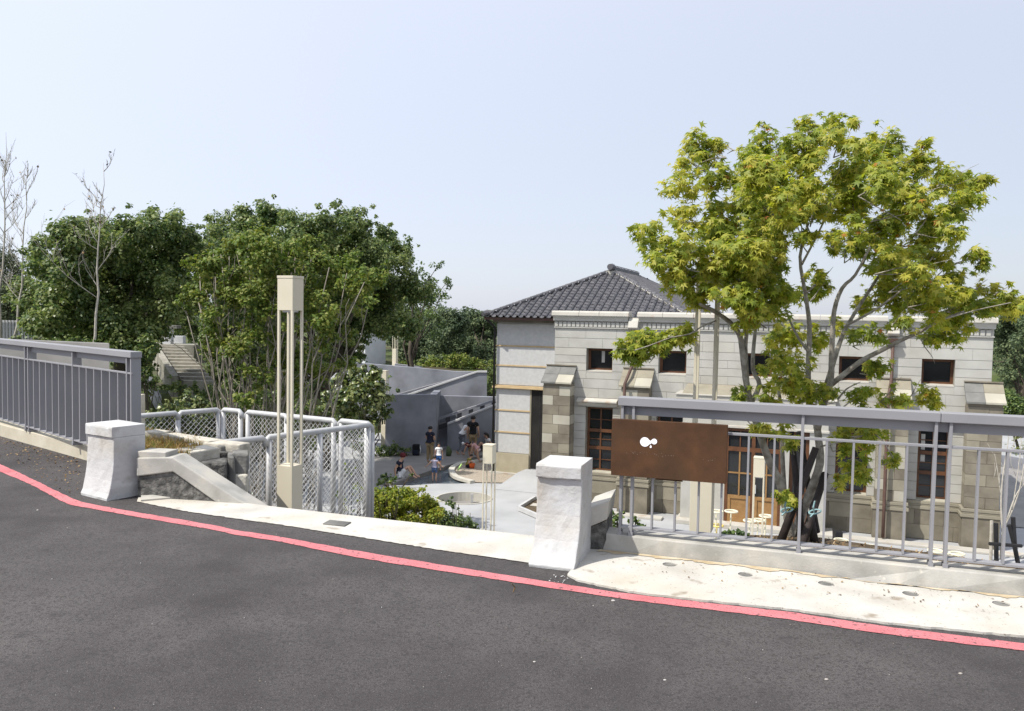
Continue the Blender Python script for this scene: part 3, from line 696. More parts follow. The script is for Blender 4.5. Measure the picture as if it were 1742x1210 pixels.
# ------------------------------------------------------------------ lamps
def lamp_proto(a=.113, hb=.87, hl=2.80, ht=3.22):
    w_ = .0138 * a / .113; t = thing('bollard_lamp', '', 'lamp', (0, 0, 0), 0, 'cream square lamp posts')
    MB().box(-a, a, -a, a, 0, hb).build('base_box', M_cream, t, bev=.004)
    for sx in (-1, 1):
        for sy in (-1, 1):
            x0 = sx * (a - .014); y0 = sy * (a - .014)
            MB().box(x0 - .0138, x0 + .0138, y0 - .0138, y0 + .0138, hb + .0005, hl - .0005).build('upright', M_cream, t, bev=.002)
    hd = MB().box(-a, a, -a, a, hl, ht - .03).build('head_box', M_cream, t, bev=.004)
    MB().box(-a - .004, a + .004, -a - .004, a + .004, ht - .0295, ht).build('lid', M_cream, hd, bev=.003)
    MB().box(-a + .04, a - .04, -a + .04, a - .04, hl - .02, hl - .0005).build('diffuser', M_white, hd)
    return t
lampspec = [
    (atY(493.5, 700, 9.35), LZ, 1, 1, 'tall cream square lamp in front of the chain link fence'),
    (atY(831.5, 850, 18.0), -.08, 1, 1.0, 'cream square lamp in front of the pool, seen over the pale strip'),
    (atY(1196, 800, 9.35), 3.56, 1.07, .97, 'largest cream square lamp, rising behind the rust-brown sign'),
    (atY(1290, 850, 17.3), -.14, 1, 1.0, 'cream square lamp before the wooden entrance door'),
    (atY(654, 750, 37.0), 0, 1.05, 1.05, 'small distant cream lamp at the foot of the grey ramp wall'),
    (atY(672, 610, 43.5), 3.2, 1, 1, 'most distant cream lamp, standing above the grey ramp walls'),
]
first = lamp_proto(.103, 1.04, 2.80, 3.19); proto = lamp_proto()
for i, (p, z, sxy, sz, lab) in enumerate(lampspec):
    o = first if i == 0 else proto if i == 1 else copy_tree(proto)
    o.location = (p.x, p.y, z); o.rotation_euler = (0, 0, -YAW); o.scale = (sxy, sxy, sz); o['label'] = lab

# ------------------------------------------------------------------ the stone building
BD = thing('stone_building', 'old pale stone hall with small square windows and a grey tiled hip roof', 'building', O)
ROWS = list(np.linspace(1.08, 3.13, 9)) + list(np.linspace(3.13, 4.02, 4))[1:] + [4.27] + list(np.linspace(4.27, 4.98, 4))[1:] + list(np.linspace(4.98, 5.60, 3))[1:]
WS = [(.92, 1.76), (3.20, 4.04), (5.68, 6.51), (8.32, 9.12), (10.43, 11.24)]
LS = [(.94, 1.81), (3.18, 4.04), (8.32, 9.16), (10.42, 11.22)]
openings = [(a, b_, 4.27, 4.98) for a, b_ in WS] + [(a, b_, 1.08, 3.13) for a, b_ in LS]
sc_ = sorted({-.13, 12.12} | {x for o_ in openings for x in o_[:2]}); zc_ = [0, 1.08, 3.13, 4.27, 4.98, 5.97]
wb = MB()
for z0, z1 in zip(zc_[:-1], zc_[1:]):
    run = None
    for s0, s1 in zip(sc_[:-1], sc_[1:]):
        hole = any(o_[0] <= s0 + 1e-6 and o_[1] >= s1 - 1e-6 and o_[2] <= z0 + 1e-6 and o_[3] >= z1 - 1e-6 for o_ in openings)
        if hole:
            if run: wb.bbox(run[0], run[1], .012, .42, z0, z1); run = None
        else: run = (run[0], s1) if run else (s0, s1)
    if run: wb.bbox(run[0], run[1], .012, .42, z0, z1)
wb.build('wall', M_mortar, BD)
MB().bbox(-.13, 12.12, .421, 9.0, .1, 5.75).build('rear_wall', M_stucco, BD)
nb = 0
for ri, (z0, z1) in enumerate(zip(ROWS[:-1], ROWS[1:])):
    cuts = sorted([(o_[0], o_[1]) for o_ in openings if o_[2] < (z0 + z1) / 2 < o_[3]] + ([(a, b_) for a, b_ in WS] if abs(z0 - 4.02) < .01 else []) + ([(4.1, 8.1)] if z1 < 3.6 else []))
    free = []; s = -.13
    for a, b_ in cuts:
        if a > s: free.append((s, a))
        s = max(s, b_)
    free.append((s, 12.12))
    for a, b_ in free:
        n = max(1, round((b_ - a) / 1.05)); off = (.5 if ri % 2 and n > 1 else 0)
        xs_ = [a] + [a + (b_ - a) * (k + off + random.uniform(-.06, .06)) / n for k in range(0 if off else 1, n)] + [b_]
        for x0, x1 in zip(xs_[:-1], xs_[1:]):
            if x1 - x0 < .06: continue
            pr = random.uniform(0, .006)
            MB().bbox(x0 + .0028, x1 - .0028, -pr, .011, z0 + .006, z1 - .006).build('stone_block', random.choice([M_stone, M_stone, M_stoneB]), BD)
def window(s0, s1, z0, z1, t, upper, blind=False):
    fwid = .075
    b = MB()
    for a in ((s0, s0 + fwid, z0, z1), (s1 - fwid, s1, z0, z1), (s0 + fwid, s1 - fwid, z1 - fwid, z1), (s0 + fwid, s1 - fwid, z0, z0 + fwid)):
        b.bbox(a[0], a[1], t, t + .08, a[2], a[3])
    w = b.build('window', M_wood, BD)
    MB().bbox(s0 + fwid, s1 - fwid, t + .05, t + .06, z0 + fwid, z1 - fwid).build('pane', M_glass, w)
    if not upper:
        for f in (.36, .63): MB().bbox(s0 + fwid, s1 - fwid, t - .005, t + .045, z0 + (z1 - z0) * f - .05, z0 + (z1 - z0) * f + .05).build('transom', M_wood, w)
        mid = (s0 + s1) / 2
        MB().bbox(mid - .025, mid + .025, t + .005, t + .045, z0 + fwid, z1 - fwid).build('mullion', M_wood, w)
        for f in (.18, .495, .80): MB().bbox(s0 + fwid, s1 - fwid, t + .02, t + .044, z0 + (z1 - z0) * f - .012, z0 + (z1 - z0) * f + .012).build('glazing_bar', M_wood, w)
    if blind:
        bx = (s0 + .42, s0 + .52, z0 + .26, z1 - .09) if upper else (s0 + .10, s0 + .21, z0 + 1.0, z0 + 1.22)
        MB().bbox(bx[0], bx[1], t + .046, t + .049, bx[2], bx[3]).build('blind' if upper else 'paper_notice', M_curtain, w)
        if not upper: MB().bbox(s0 + .10, s0 + .20, t + .046, t + .049, z0 + 1.36, z0 + 1.80).build('paper_notice', M_curtain, w)
    # sloping sill
    MB().prism([BL(s0 + .003, .0, z0 - .035), BL(s0 + .003, t + .02, z0 - .035), BL(s0 + .003, t + .02, z0 + .03), BL(s0 + .003, .0, z0)], U * (s1 - s0 - .006)).build('sill', M_cope if upper else M_brown4, w)
    return w
for i, (a, b_) in enumerate(WS):
    window(a, b_, 4.27, 4.98, .26, True, blind=(i == 0))
    MB().bbox(a - .0, b_, .006, .0115, 4.03, 4.232).build('apron_stone', M_stoneB, BD)
for i, (a, b_) in enumerate(LS):
    window(a, b_, 1.08, 3.13, .24, False, blind=(i == 3))
    c0_, c1_ = a - .26, b_ + .16
    MB().prism([BL(c0_, 0, 3.17), BL(c0_, -.07, 3.17), BL(c0_, -.12, 3.26), BL(c0_, -.20, 3.30), BL(c0_, -.20, 3.34), BL(c0_, 0, 3.42)], U * (c1_ - c0_)).build('window_cornice', M_cope, BD, bev=.006)
# plinth
b = MB(); b.bbox(-.16, 12.15, -.03, .011, 0, .84); b.build('plinth_core', M_brown1, BD)
for (z0, z1) in ((.02, .42), (.42, .84)):
    s = -.13
    while s < 12.1:
        e = min(12.13, s + random.uniform(.5, .85))
        if not (3.95 < s < 7.9): MB().bbox(s + .004, e - .004, -.05, -.0305, z0 + .004, z1 - .004).build('plinth_stone', random.choice([M_brown1, M_brown1, M_brown1, M_brown2]), BD)
        s = e
for z0, z1, t0 in ((.842, .93, -.075), (.932, .985, -.045), (.987, 1.07, -.06)):
    for s0, s1 in ((-.16, 4.1), (8.1, 12.15)):
        MB().bbox(s0, s1, t0, .0105, z0, z1).build('plinth_moulding', M_brown2, BD, bev=.008)
# buttresses
def buttress(s0, s1, pale):
    d = .5; zt_ = 3.86
    core = MB(); core.bbox(s0 + .012, s1 - .012, -d + .012, -.002, 1.072, zt_); core.bbox(s0 - .03, s1 + .03, -d - .05, -.052, 0, .84)
    r = core.build('buttress', M_brown1, BD)
    z = 1.08; k = 0
    while z < zt_ - .1:
        h = min(.30, zt_ - z); sp = s0 + (s1 - s0) * (.38 if k % 2 else .60)
        for a, b_ in ((s0, sp), (sp, s1)):
            m_ = random.choice([M_brown1, M_brown1, M_brown1, M_brown2] + [M_brown4, M_brown2] * pale + ([M_brown3] if pale > 1 and k == 5 else []))
            o1, o2 = (0, .005) if a == s0 else (.005, 0)
            MB().bbox(a + o1, b_ - o2, -d - random.uniform(0, .008), -.003, z + .005, z + h - .005).build('stone', m_, r)
        z += h; k += 1
    for z0, z1, e in ((.842, .93, .08), (.932, .985, .05), (.987, 1.07, .065)):
        MB().bbox(s0 - e, s1 + e, -d - e, -.0505 if z0 < .9 else -.0465 if z0 < .98 else -.061, z0, z1).build('moulding', M_brown2, r, bev=.008)
    # stepped sloping cap
    for j, (ta, za, tb, zb_) in enumerate(((-d - .09, 3.865, -.25, 4.10), (-.27, 4.10, -.003, 4.34))):
        for a, b_, mm in ((s0 - .05, s0 + (s1 - s0) * .48, M_slab if pale > 1 or not pale else M_brown2), (s0 + (s1 - s0) * .48 + .006, s1 + .05, M_brown4 if j == 0 else M_slab if pale > 1 else M_brown2)):
            MB().prism([BL(a, ta, za), BL(a, ta, za + .05), BL(a, tb, zb_ + .05), BL(a, tb, zb_ - .06), BL(a, ta + .04, za)], U * (b_ - a)).build('cap_slab', mm, r)
    MB().bbox(s0 - .05, s1 + .05, -.055, -.0025, 4.392, 4.43).build('cap_fillet', M_brown1, r)
buttress(-.33, .56, 2); buttress(2.17, 3.03, 1); buttress(9.35, 10.12, 1); buttress(11.52, 12.34, 0)
# cornice, dentils, coping
for s0, s1 in ((-.13, 12.12),):
    MB().bbox(s0 - .02, s1 + .02, -.05, .0115, 5.605, 5.635).build('string_course', M_stone, BD)
    MB().bbox(s0 - .005, s1 + .005, -.012, .0115, 5.636, 5.83).build('frieze', M_stone, BD)
db = MB(); s = -.13
while s < 12.0:
    if not (2.2 < s < 2.6 or 9.5 < s < 9.95): db.bbox(s, s + .105, -.052, -.0125, 5.65, 5.80)
    s += .142
db.build('dentils', M_stone, BD)['kind'] = 'stuff'
for a, b_ in ((-.16, 2.24), (2.58, 9.50), (9.86, 12.15)):
    MB().prism([BL(a, .3, 5.832), BL(a, -.10, 5.832), BL(a, -.11, 5.90), BL(a, -.15, 5.955), BL(a, -.15, 5.972), BL(a, .3, 5.972)], U * (b_ - a)).build('cornice', M_stone, BD)
    n = max(2, round((b_ - a) / .82)); xs_ = [a - .04] + [a + (b_ - a) * (k + random.uniform(-.15, .15)) / n for k in range(1, n)] + [b_ + .04]
    for x0, x1 in zip(xs_[:-1], xs_[1:]):
        MB().prism([BL(x0 + .004, .34, 5.975), BL(x0 + .004, -.18, 5.975), BL(x0 + .004, -.20, 6.0), BL(x0 + .004, -.18, 6.10), BL(x0 + .004, -.12, 6.14), BL(x0 + .004, .34, 6.15)], U * (x1 - x0 - .008)).build('coping_stone', M_cope, BD, bev=.006)
for s0 in (2.27, 9.53):
    MB().prism([BL(s0, .0, 5.56), BL(s0, -.16, 5.60), BL(s0, -.22, 5.66), BL(s0, -.12, 5.86), BL(s0, .0, 5.95)], U * .30).build('rain_spout', M_cope, BD, bev=.006)
    pp = MB().prism([BL(s0 + .02, -.02, 5.36), BL(s0 + .02, -.20, 5.36), BL(s0 + .02, -.24, 5.52), BL(s0 + .02, -.02, 5.52)], U * .26).build('rain_hopper', M_pipe, BD, bev=.01)
    c = s0 + .15
    MB().tube([BL(c, -.11, 5.38), BL(c, -.11, 4.52), BL(c - .03, -.36, 4.30), BL(c - .10, -.68, 3.95), BL(c - .10, -.66, 1.2), BL(c - .10, -.70, 1.0), BL(c - .10, -.70, .1)], .045, 8).build('downpipe', M_pipe, pp, smooth=True)
# porch
PT = -.8
ph = MB().bbox(4.1, 8.1, PT + .06, -.002, 2.86, 3.56).build('porch', M_stone, BD)
MB().bbox(4.1, 4.62, PT, -.052, 0, 2.858).build('pilaster', M_stone, ph); MB().bbox(4.62, 5.34, PT + .1, -.052, 0, 2.858).build('side_wall', M_stoneB, ph)
MB().bbox(6.90, 7.10, PT, -.052, 0, 2.858).build('pilaster', M_stone, ph); MB().bbox(7.62, 8.1, PT, -.052, 0, 2.858).build('pilaster', M_stone, ph)
MB().bbox(7.102, 7.618, PT + .12, -.052, 0, 2.858).build('side_light', M_wood, ph)
MB().bbox(7.20, 7.52, PT + .11, PT + .1195, 1.1, 2.7).build('pane', M_glass, ph)
for z0, z1, t0, e in ((3.56, 3.64, -.92, .06), (3.64, 3.76, -1.04, .16), (3.76, 3.80, -1.08, .2), (2.86, 2.93, -.86, .03)):
    MB().bbox(4.1 - e, 8.1 + e, t0, PT + .059 if z0 < 3 else -.002, z0 + .001, z1).build('porch_cornice', M_cope, ph, bev=.01)
MB().prism([BL(4.1, -1.0, 3.80), BL(4.1, -.002, 4.02), BL(4.1, -.002, 3.80)], U * 4.0).build('porch_roof', M_brown2, ph)
MB().bbox(4.0, 8.3, PT - .35, PT + .5, .0, .12).build('door_step', M_cope, ph, bev=.01)
dz0, dz1, ds0, ds1, dt = .12, 2.858, 5.342, 6.898, PT + .08
fr = MB()
for a in ((ds0, ds0 + .08, dz0, dz1), (ds1 - .08, ds1, dz0, dz1), (ds0 + .08, ds1 - .08, dz1 - .09, dz1), ((ds0 + ds1) / 2 - .05, (ds0 + ds1) / 2 + .05, dz0, dz1 - .09), (ds0 + .08, (ds0 + ds1) / 2 - .05, 2.18, 2.30), ((ds0 + ds1) / 2 + .05, ds1 - .08, 2.18, 2.30)):
    fr.bbox(a[0], a[1], dt, dt + .1, a[2], a[3])
door = fr.build('entrance_door', M_wood, BD)
for a, b_ in ((ds0 + .08, (ds0 + ds1) / 2 - .05), ((ds0 + ds1) / 2 + .05, ds1 - .08)):
    m_ = (a + b_) / 2
    MB().bbox(a, b_, dt + .05, dt + .06, .9, dz1 - .09).build('pane', M_glass, door)
    MB().bbox(m_ - .02, m_ + .02, dt + .01, dt + .049, .9, 2.179).build('glazing_bar', M_oak, door)
    MB().bbox(m_ - .015, m_ + .015, dt + .02, dt + .049, 2.301, dz1 - .091).build('glazing_bar', M_wood, door)
    for z_ in (1.55,): MB().bbox(a, b_, dt + .015, dt + .048, z_ - .02, z_ + .02).build('glazing_bar', M_oak, door)
    MB().bbox(a, b_, dt + .0505, dt + .07, dz0, .9).build('door_panel', M_oak, door)
    for c in ((a, b_, .80, .90), (a, b_, dz0, .24), (a, a + .09, .24, .80), (b_ - .09, b_, .24, .80)):
        MB().bbox(c[0], c[1], dt + .02, dt + .05, c[2], c[3]).build('door_rail', M_oak, door)
MB().bbox(6.16, 6.22, dt - .03, dt - .002, 1.0, 1.25).build('handle', M_galv, door)
# kerb stones along the wall foot
tag(MB().bbox(-.5, 3.6, -1.05, -.72, .0, .07).build('wall_foot_kerb', M_cope, bev=.01), 'pale stone kerb along the wall foot left of the porch', 'kerb')
tag(MB().bbox(8.5, 13.0, -1.0, -.62, .0, .06).build('wall_foot_kerb', M_cope, bev=.01), 'pale stone kerb along the wall foot right of the porch', 'kerb')
# side wing
WT = 3.6
wing = MB().bbox(-3.54, 3.6, WT + .02, 14.9, 0, 5.80).build('wing', M_stucco, BD)
zl = [st(850, y, WT)[1] for y in (588, 621.3)] ; zmid = st(847, 656, WT)[1]; zl2 = [st(848, y, WT)[1] for y in (697, 734)]; zp = st(846, 769.5, WT)[1]
lev = [zp] + zl2[::-1] + [zmid - .09]
lev2 = [zmid + .03] + zl[::-1] + [5.68]
DR = (-2.14, -.9)
for a, b_ in zip(lev[:-1], lev[1:]): MB().bbox(-3.56, DR[0] - .06, WT, WT + .019, a + .025, b_ - .025).build('stucco_panel', M_stucco, wing)
for a, b_ in zip(lev2[:-1], lev2[1:]): MB().bbox(-3.56, -.02, WT, WT + .019, a + .025, b_ - .025).build('stucco_panel', M_stucco, wing)
for z_ in lev[1:-1]: MB().bbox(-3.585, DR[0] - .04, WT - .03, WT + .0185, z_ - .024, z_ + .024).build('string_moulding', M_tan, wing)
for z_ in lev2[1:-1]: MB().bbox(-3.585, -.02, WT - .03, WT + .0185, z_ - .024, z_ + .024).build('string_moulding', M_tan, wing)
MB().bbox(-3.68, -.02, WT - .13, WT + .0185, zmid - .085, zmid - .01).build('cornice_moulding', M_tan, wing, bev=.01)
MB().bbox(-3.64, -.02, WT - .09, WT + .0185, zmid - .009, zmid + .028).build('cornice_moulding', M_tan, wing, bev=.01)
MB().bbox(-3.62, DR[0] - .05, WT - .07, WT + .0185, 0, zp).build('plinth', M_plinth, wing)
MB().bbox(-3.72, DR[0] - .02, WT - .22, WT - .071, 0, .09).build('plinth_kerb', M_cope, wing)
MB().bbox(DR[0] - .058, DR[0], WT - .02, WT + .019, 0.3, zmid - .09).build('door_jamb', M_brown2, wing)
MB().bbox(DR[0] + .001, DR[1], WT + .005, WT + .019, 0.3, zmid - .09).build('door', M_dark, wing)
MB().bbox(DR[0] + .3, DR[0] + .33, WT - .002, WT + .0045, 0.36, zmid - .15).build('door_stile', M_black, wing)
MB().bbox(-3.60, 3.7, WT - .3, WT + .6, 5.70, 5.795).build('soffit', M_brown1, wing)
MB().bbox(-3.86, 3.86, 3.04, 3.10, 5.79, 5.90).build('fascia', M_pipe, wing)
gp = MB().tube([BL(-3.80, 3.10, 5.80), BL(-3.72, 3.3, 5.68), BL(-3.60, WT - .12, 5.5), BL(-3.60, WT - .12, .05)], .04, 8).build('downpipe', M_black, wing, smooth=True)
# ramp slab to the side door
rp_ = tag(MB().prism([BL(-2.2, 3.3, 0), BL(-2.2, 3.3, .32), BL(-2.25, 2.6, .32), BL(-2.5, .9, .02), BL(-2.5, .9, 0)], U * 1.7).build('entrance_ramp', M_plaza), 'sloping paved ramp up to the dark side door of the stone hall', 'ramp')
# roof
AP_, RE = (0.0, 6.9, 7.77), (0.0, 11.5, 7.77)
def slope(name, e0, e1, r0_, r1_):
    E0, E1, R0, R1 = (BL(*p) for p in (e0, e1, r0_, r1_))
    du = (E1 - E0).normalized(); W_ = (E1 - E0).length
    a0 = (R0 - E0).dot(du); a1 = (R1 - E0).dot(du)
    up = (R0 - E0) - du * a0; LU = up.length; up.normalize(); nrm = du.cross(up).normalized()
    if nrm.z < 0: nrm = -nrm
    nrow = round(LU / .245); mb = MB(); tw = .265
    prof = [(0, .0), (.05, .045), (.2, .078), (.35, .045), (.41, .0), (.7, -.02), (1.0, .0)]
    for i in range(nrow):
        b0, b1 = i / nrow, (i + 1) / nrow
        L0, R_0 = a0 * b0, W_ + (a1 - W_) * b0; L1, R_1 = a0 * b1, W_ + (a1 - W_) * b1
        k = math.floor(min(L0, L1) / tw)
        while k * tw < R_0:
            x0 = k * tw
            if x0 + tw > L0 - .02 and x0 < R_0 + .02 and x0 + tw * .6 > L1 - .1 and x0 + .4 * tw < R_1 + .1:
                jz = random.uniform(-.004, .004)
                lo_ = [E0 + du * (x0 + f * tw) + up * (b0 * LU - .03) + nrm * (h + .030 + jz) for f, h in prof]
                hi_ = [E0 + du * (x0 + f * tw) + up * (b1 * LU) + nrm * (h + .012 + jz) for f, h in prof]
                dn = [p - nrm * .022 for p in lo_]
                n = len(prof); fs = [(j, j + 1, n + j + 1, n + j) for j in range(n - 1)] + [(2 * n + j, 2 * n + j + 1, j + 1, j) for j in range(n - 1)]
                mb.add(lo_ + hi_ + dn, fs)
            k += 1
    o = mb.build(name, M_tile, BD); o['kind'] = 'stuff'
    MB().add([E0, E1, R1, R0] if (R1 - R0).length > .01 else [E0, E1, R0], [(0, 1, 2, 3)] if (R1 - R0).length > .01 else [(0, 1, 2)]).build('roof_deck', M_black, BD)
H0, H1, H2, H3 = (-3.9, 3.0, 5.90), (3.9, 3.0, 5.90), (3.9, 15.4, 5.90), (-3.9, 15.4, 5.90)
slope('roof_tiles', H0, H1, AP_, AP_); slope('roof_tiles', H1, H2, AP_, RE); slope('roof_tiles', H3, H0, RE, AP_); slope('roof_tiles', H2, H3, RE, RE)
rt = None
def hip(p0, p1, mortar=False, dots=False):
    global rt
    a, c = BL(*p0), BL(*p1); d = c - a; L_ = d.length; d.normalize(); side = d.cross(Z).normalized(); up = side.cross(d).normalized()
    if rt is None:
        mb = MB(); pr = [(math.cos(t_) * .085, math.sin(t_) * .075) for t_ in np.linspace(0, math.pi, 8)]
        V0 = [Vector((x, 0, z)) for x, z in pr] + [Vector((x * .86, .30, z * .86)) for x, z in pr]
        mb.add(V0, [(i, i + 1, 9 + i, 8 + i)[::-1] for i in range(7)] + [tuple(range(8))])
        o = mb.build('ridge_tile', M_tile); rt = o.data; bpy.data.objects.remove(o)
    n = int(L_ / .26)
    for k in range(n):
        p = a + d * (k * .26) + up * .05
        mw = Matrix((side, d, up)).transposed().to_4x4(); mw.translation = p
        inst('ridge_tile', rt, BD, mw)
    bed = MB()
    bed.prism([a - side * .075 + up * .0, a + side * .075, a + side * .07 + up * .06, a - side * .07 + up * .06], d * L_)
    bed.build('mortar_bed', M_cope if mortar else M_tile, BD)
    if dots:
        mb = MB()
        for k in range(n):
            for sg_ in (-1, 1): mb.ball(a + d * (k * .26 + .02) + up * .05 + side * .085 * sg_, .022, 5, 4)
        mb.build('mortar_dots', M_white, BD)['kind'] = 'stuff'
hip(H0, AP_, dots=True); hip(H1, AP_, mortar=True, dots=True); hip(H2, RE); hip(H3, RE); hip((0, 6.6, 7.90), (0, 11.6, 7.90), dots=True)
MB().bbox(-.09, .09, 6.9, 11.5, 7.76, 7.91).build('ridge_base', M_tile, BD)
MB().tube([BL(0, 6.45, 7.92), BL(0, 6.75, 7.92)], [.12, .15], 10).build('ridge_end_tile', M_tile, BD); MB().bbox(-.2, .2, 6.62, 6.85, 7.55, 7.78).build('ridge_mortar', M_cope, BD)
MB().tube([BL(-3.86, 2.92, 6.0), BL(-3.72, 3.1, 6.06)], [.10, .11], 8).build('hip_end_tile', M_tile, BD)
MB().bbox(4.0, 11.9, .4, 8.9, 5.75, 5.83).build('flat_roof', M_ramp, BD)

# ------------------------------------------------------------------ grey ramps behind the pool
rpz = thing('ramp_structure', 'grey concrete switchback ramp with sloping parapets beyond the pool', 'ramp', atY(740, 740, 36))
def wallpoly(name, pts, Y0, Y1, thick, mat, par=rpz):
    """upright wall from pixel outline; depth runs linearly from Y0 at the first point to Y1 at the last x"""
    xa, xb = min(p[0] for p in pts), max(p[0] for p in pts)
    P = [atY(x, y, Y0 + (Y1 - Y0) * (x - xa) / (xb - xa)) for x, y in pts]
    return MB().prism(P, (0, thick, 0)).build(name, mat, par)
wallpoly('back_wall', [(535, 616), (600, 617), (700, 625), (772, 632), (828, 633), (828, 700), (535, 720)], 41.0, 40.0, .3, M_ramp)
wallpoly('upper_parapet', [(690, 674), (812, 633.5), (828, 633.5), (828, 700), (690, 700)], 38.6, 38.6, .25, M_ramp)
wallpoly('parapet_coping', [(690, 672.2), (812, 631.6), (828.5, 631.6), (828.5, 634), (812, 634), (690, 675)], 38.55, 38.55, .32, M_ramptop)
wallpoly('middle_wall', [(722, 673), (850, 676), (850, 790), (722, 790)], 36.9, 36.9, .3, M_ramp)
bw0, bw1 = onz(655, 772, 0), onz(741, 771, 0)
MB().prism([Vector((p.x, p.y, -.05)) for p in (bw0, bw1, bw1 + Vector((0, .3, 0)), bw0 + Vector((0, .3, 0)))], Z * 2.56).build('front_wall', M_ramp, rpz)
MB().prism([Vector((p.x, p.y, -.05)) for p in (bw1 + Vector((-.3, .301, 0)), bw1 + Vector((0, .301, 0)), bw1 + Vector((0, 2.2, 0)), bw1 + Vector((-.3, 2.2, 0)))], Z * 2.555).build('return_wall', M_ramp, rpz)
wallpoly('lower_parapet', [(761, 722), (770, 719), (850, 687), (850, 772), (761, 772)], 35.9, 35.9, .25, M_ramp)
wallpoly('parapet_coping', [(761, 720), (770, 717), (850, 684.8), (850, 687.6), (770, 719.8), (761, 722.8)], 35.86, 35.86, .32, M_ramptop)
# handrails
M_postshade = mk('dark_post_and_shade', [(.045, .046, .052), (.06, .061, .068)], scale=2, rough=.7)  # dark grey for the rail posts and for the shade painted below the rail
def handrail(p0, p1, Y, n, drop):
    a, c = atY(*p0, Y), atY(*p1, Y)
    for k, off in enumerate((0, -.28)):
        MB().tube([a + Z * off, c + Z * off], .045 if k == 0 else .03, 8).build('handrail', M_rail, rpz, smooth=True)
    for i in range(n):
        p = a.lerp(c, (i + .5) / n); MB().box(p.x - .1, p.x + .1, p.y - .03, p.y + .03, p.z - drop, p.z - .04).build('rail_post', M_postshade, rpz)
    MB().prism([a + Z * -.30, c + Z * -.30, c + Z * -.52, a + Z * -.52], (0, .04, 0)).build('under_rail_shade', M_postshade, rpz)  # thin dark slab added as the shade in the gap under the handrail
    MB().prism([a + Z * .03, c + Z * .03, c + Z * -.07, a + Z * -.07], (0, -.06, 0)).build('rail_cap', M_ramp, rpz)
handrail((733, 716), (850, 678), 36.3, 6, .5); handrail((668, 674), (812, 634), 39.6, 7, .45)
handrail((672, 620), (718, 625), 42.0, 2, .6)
ul = MB(); ul.prism([Vector((-8.5, 41.35, 2.3)), Vector((-1.5, 41.35, 2.3)), Vector((-1.5, 44, 2.3)), Vector((-9, 44, 2.3))], Z * .6); ul.build('upper_walkway', M_plaza)['kind'] = 'structure'
bb_ = thing('render_block', 'plain white rendered block standing under the trees above the ramp', 'building', atY(620, 618, 45))
A_ = atY(549, 612, 47.5); B_ = atY(621, 612, 45.5); C_ = atY(656, 612, 48.0)
MB().prism([Vector((A_.x, A_.y, 2.5)), Vector((B_.x, B_.y, 2.5)), Vector((C_.x, C_.y, 2.5)), Vector((C_.x - 2.4, C_.y + 2.4, 2.5))], Z * 2.12).build('wall', M_white, bb_)
rp2_ = MB().prism([Vector((A_.x, A_.y - .02, 4.625)), Vector((B_.x, B_.y - .03, 4.625)), Vector((C_.x + .03, C_.y, 4.625)), Vector((C_.x - 2.4, C_.y + 2.4, 4.625))], Z * .08); rp2_.build('roof', M_white, bb_)
tw_ = thing('terrace_wall', 'low grey retaining wall and slab left of the ramps under the trees', 'wall', atY(560, 655, 36))
MB().prism([atY(522, 634, 37.5), atY(640, 637, 37), atY(640, 664, 37), atY(522, 657, 37.5)], (0, .3, 0)).build('upstand', M_white, tw_)
MB().prism([atY(505, 654, 35.5), atY(585, 660, 34.8), atY(590, 655, 36.6), atY(505, 650, 37.2)], Z * -.15).build('slab', M_ramptop, tw_)
# garden steps on the left
gs = thing('garden_steps', 'flight of pale stone garden steps climbing between the trees on the left', 'stairs', atY(300, 650, 27))
s_b0, s_b1 = atY(312, 648, 26.5), atY(352, 650, 26.5); nst = 11
s_t0, s_t1 = atY(267, 589, 31.0), atY(305, 588, 31.0)
wd = (s_b1 - s_b0).length; rgt = Vector((1, 0, 0))
for i in range(nst):
    f = i / (nst - 1); p = s_b0.lerp(s_t0, f); nx = s_b0.lerp(s_t0, (i + 1) / (nst - 1))
    MB().prism([p - Z * .0, p + rgt * 1.05, nx + rgt * 1.05 + Vector((0, .03, 0)) - Z * (nx.z - p.z), nx + Vector((0, .03, 0)) - Z * (nx.z - p.z)], Z * -.6).build('step', M_blocktop, gs)
cw = s_b0 - rgt * .28 - Vector((0, .3, 0)); tw2 = s_t0 - rgt * .28
MB().prism([cw - Z * .5, cw + Z * .18, tw2 + Z * .18, tw2 - Z * .5], rgt * .24).build('cheek_wall', M_blocktop, gs)
MB().prism([cw - Z * .9 - rgt * .5, cw - Z * .5 - rgt * .5, tw2 - Z * .35 - rgt * .5, tw2 - Z * .9 - rgt * .5], rgt * .2).build('lower_cheek', M_stucco, gs)
top_ = atY(285, 584, 31.3)
MB().box(top_.x - .9, top_.x + 1.0, top_.y, top_.y + 1.2, top_.z - .8, top_.z - .05).build('landing', M_blocktop, gs)
gpst = thing('gate_post', 'small white post with dark cap at the top of the garden steps', 'post', atY(284, 580, 31.5))
c = atY(283, 581, 31.8); MB().box(c.x - .16, c.x + .16, c.y, c.y + .3, c.z - .1, c.z + .50).build('shaft', M_white, gpst); MB().box(c.x - .3, c.x + .42, c.y - .05, c.y + .4, c.z + .505, c.z + .62).build('cap', M_block, gpst)
c = atY(298, 574, 32.5); tag(MB().box(c.x - .35, c.x + .3, c.y, c.y + .3, c.z - .4, c.z + .05).build('garden_wall', M_white), 'white garden wall behind the post at the top of the steps', 'wall')
# small cream post beside the left railing end
c = atY(238, 690, 13.0); tag(MB().box(c.x - .06, c.x + .06, c.y - .06, c.y + .06, c.z - 1.3, c.z + .18).build('marker_post', M_lkerb, bev=.01), 'small cream post on the lawn just right of the left railing end', 'post')
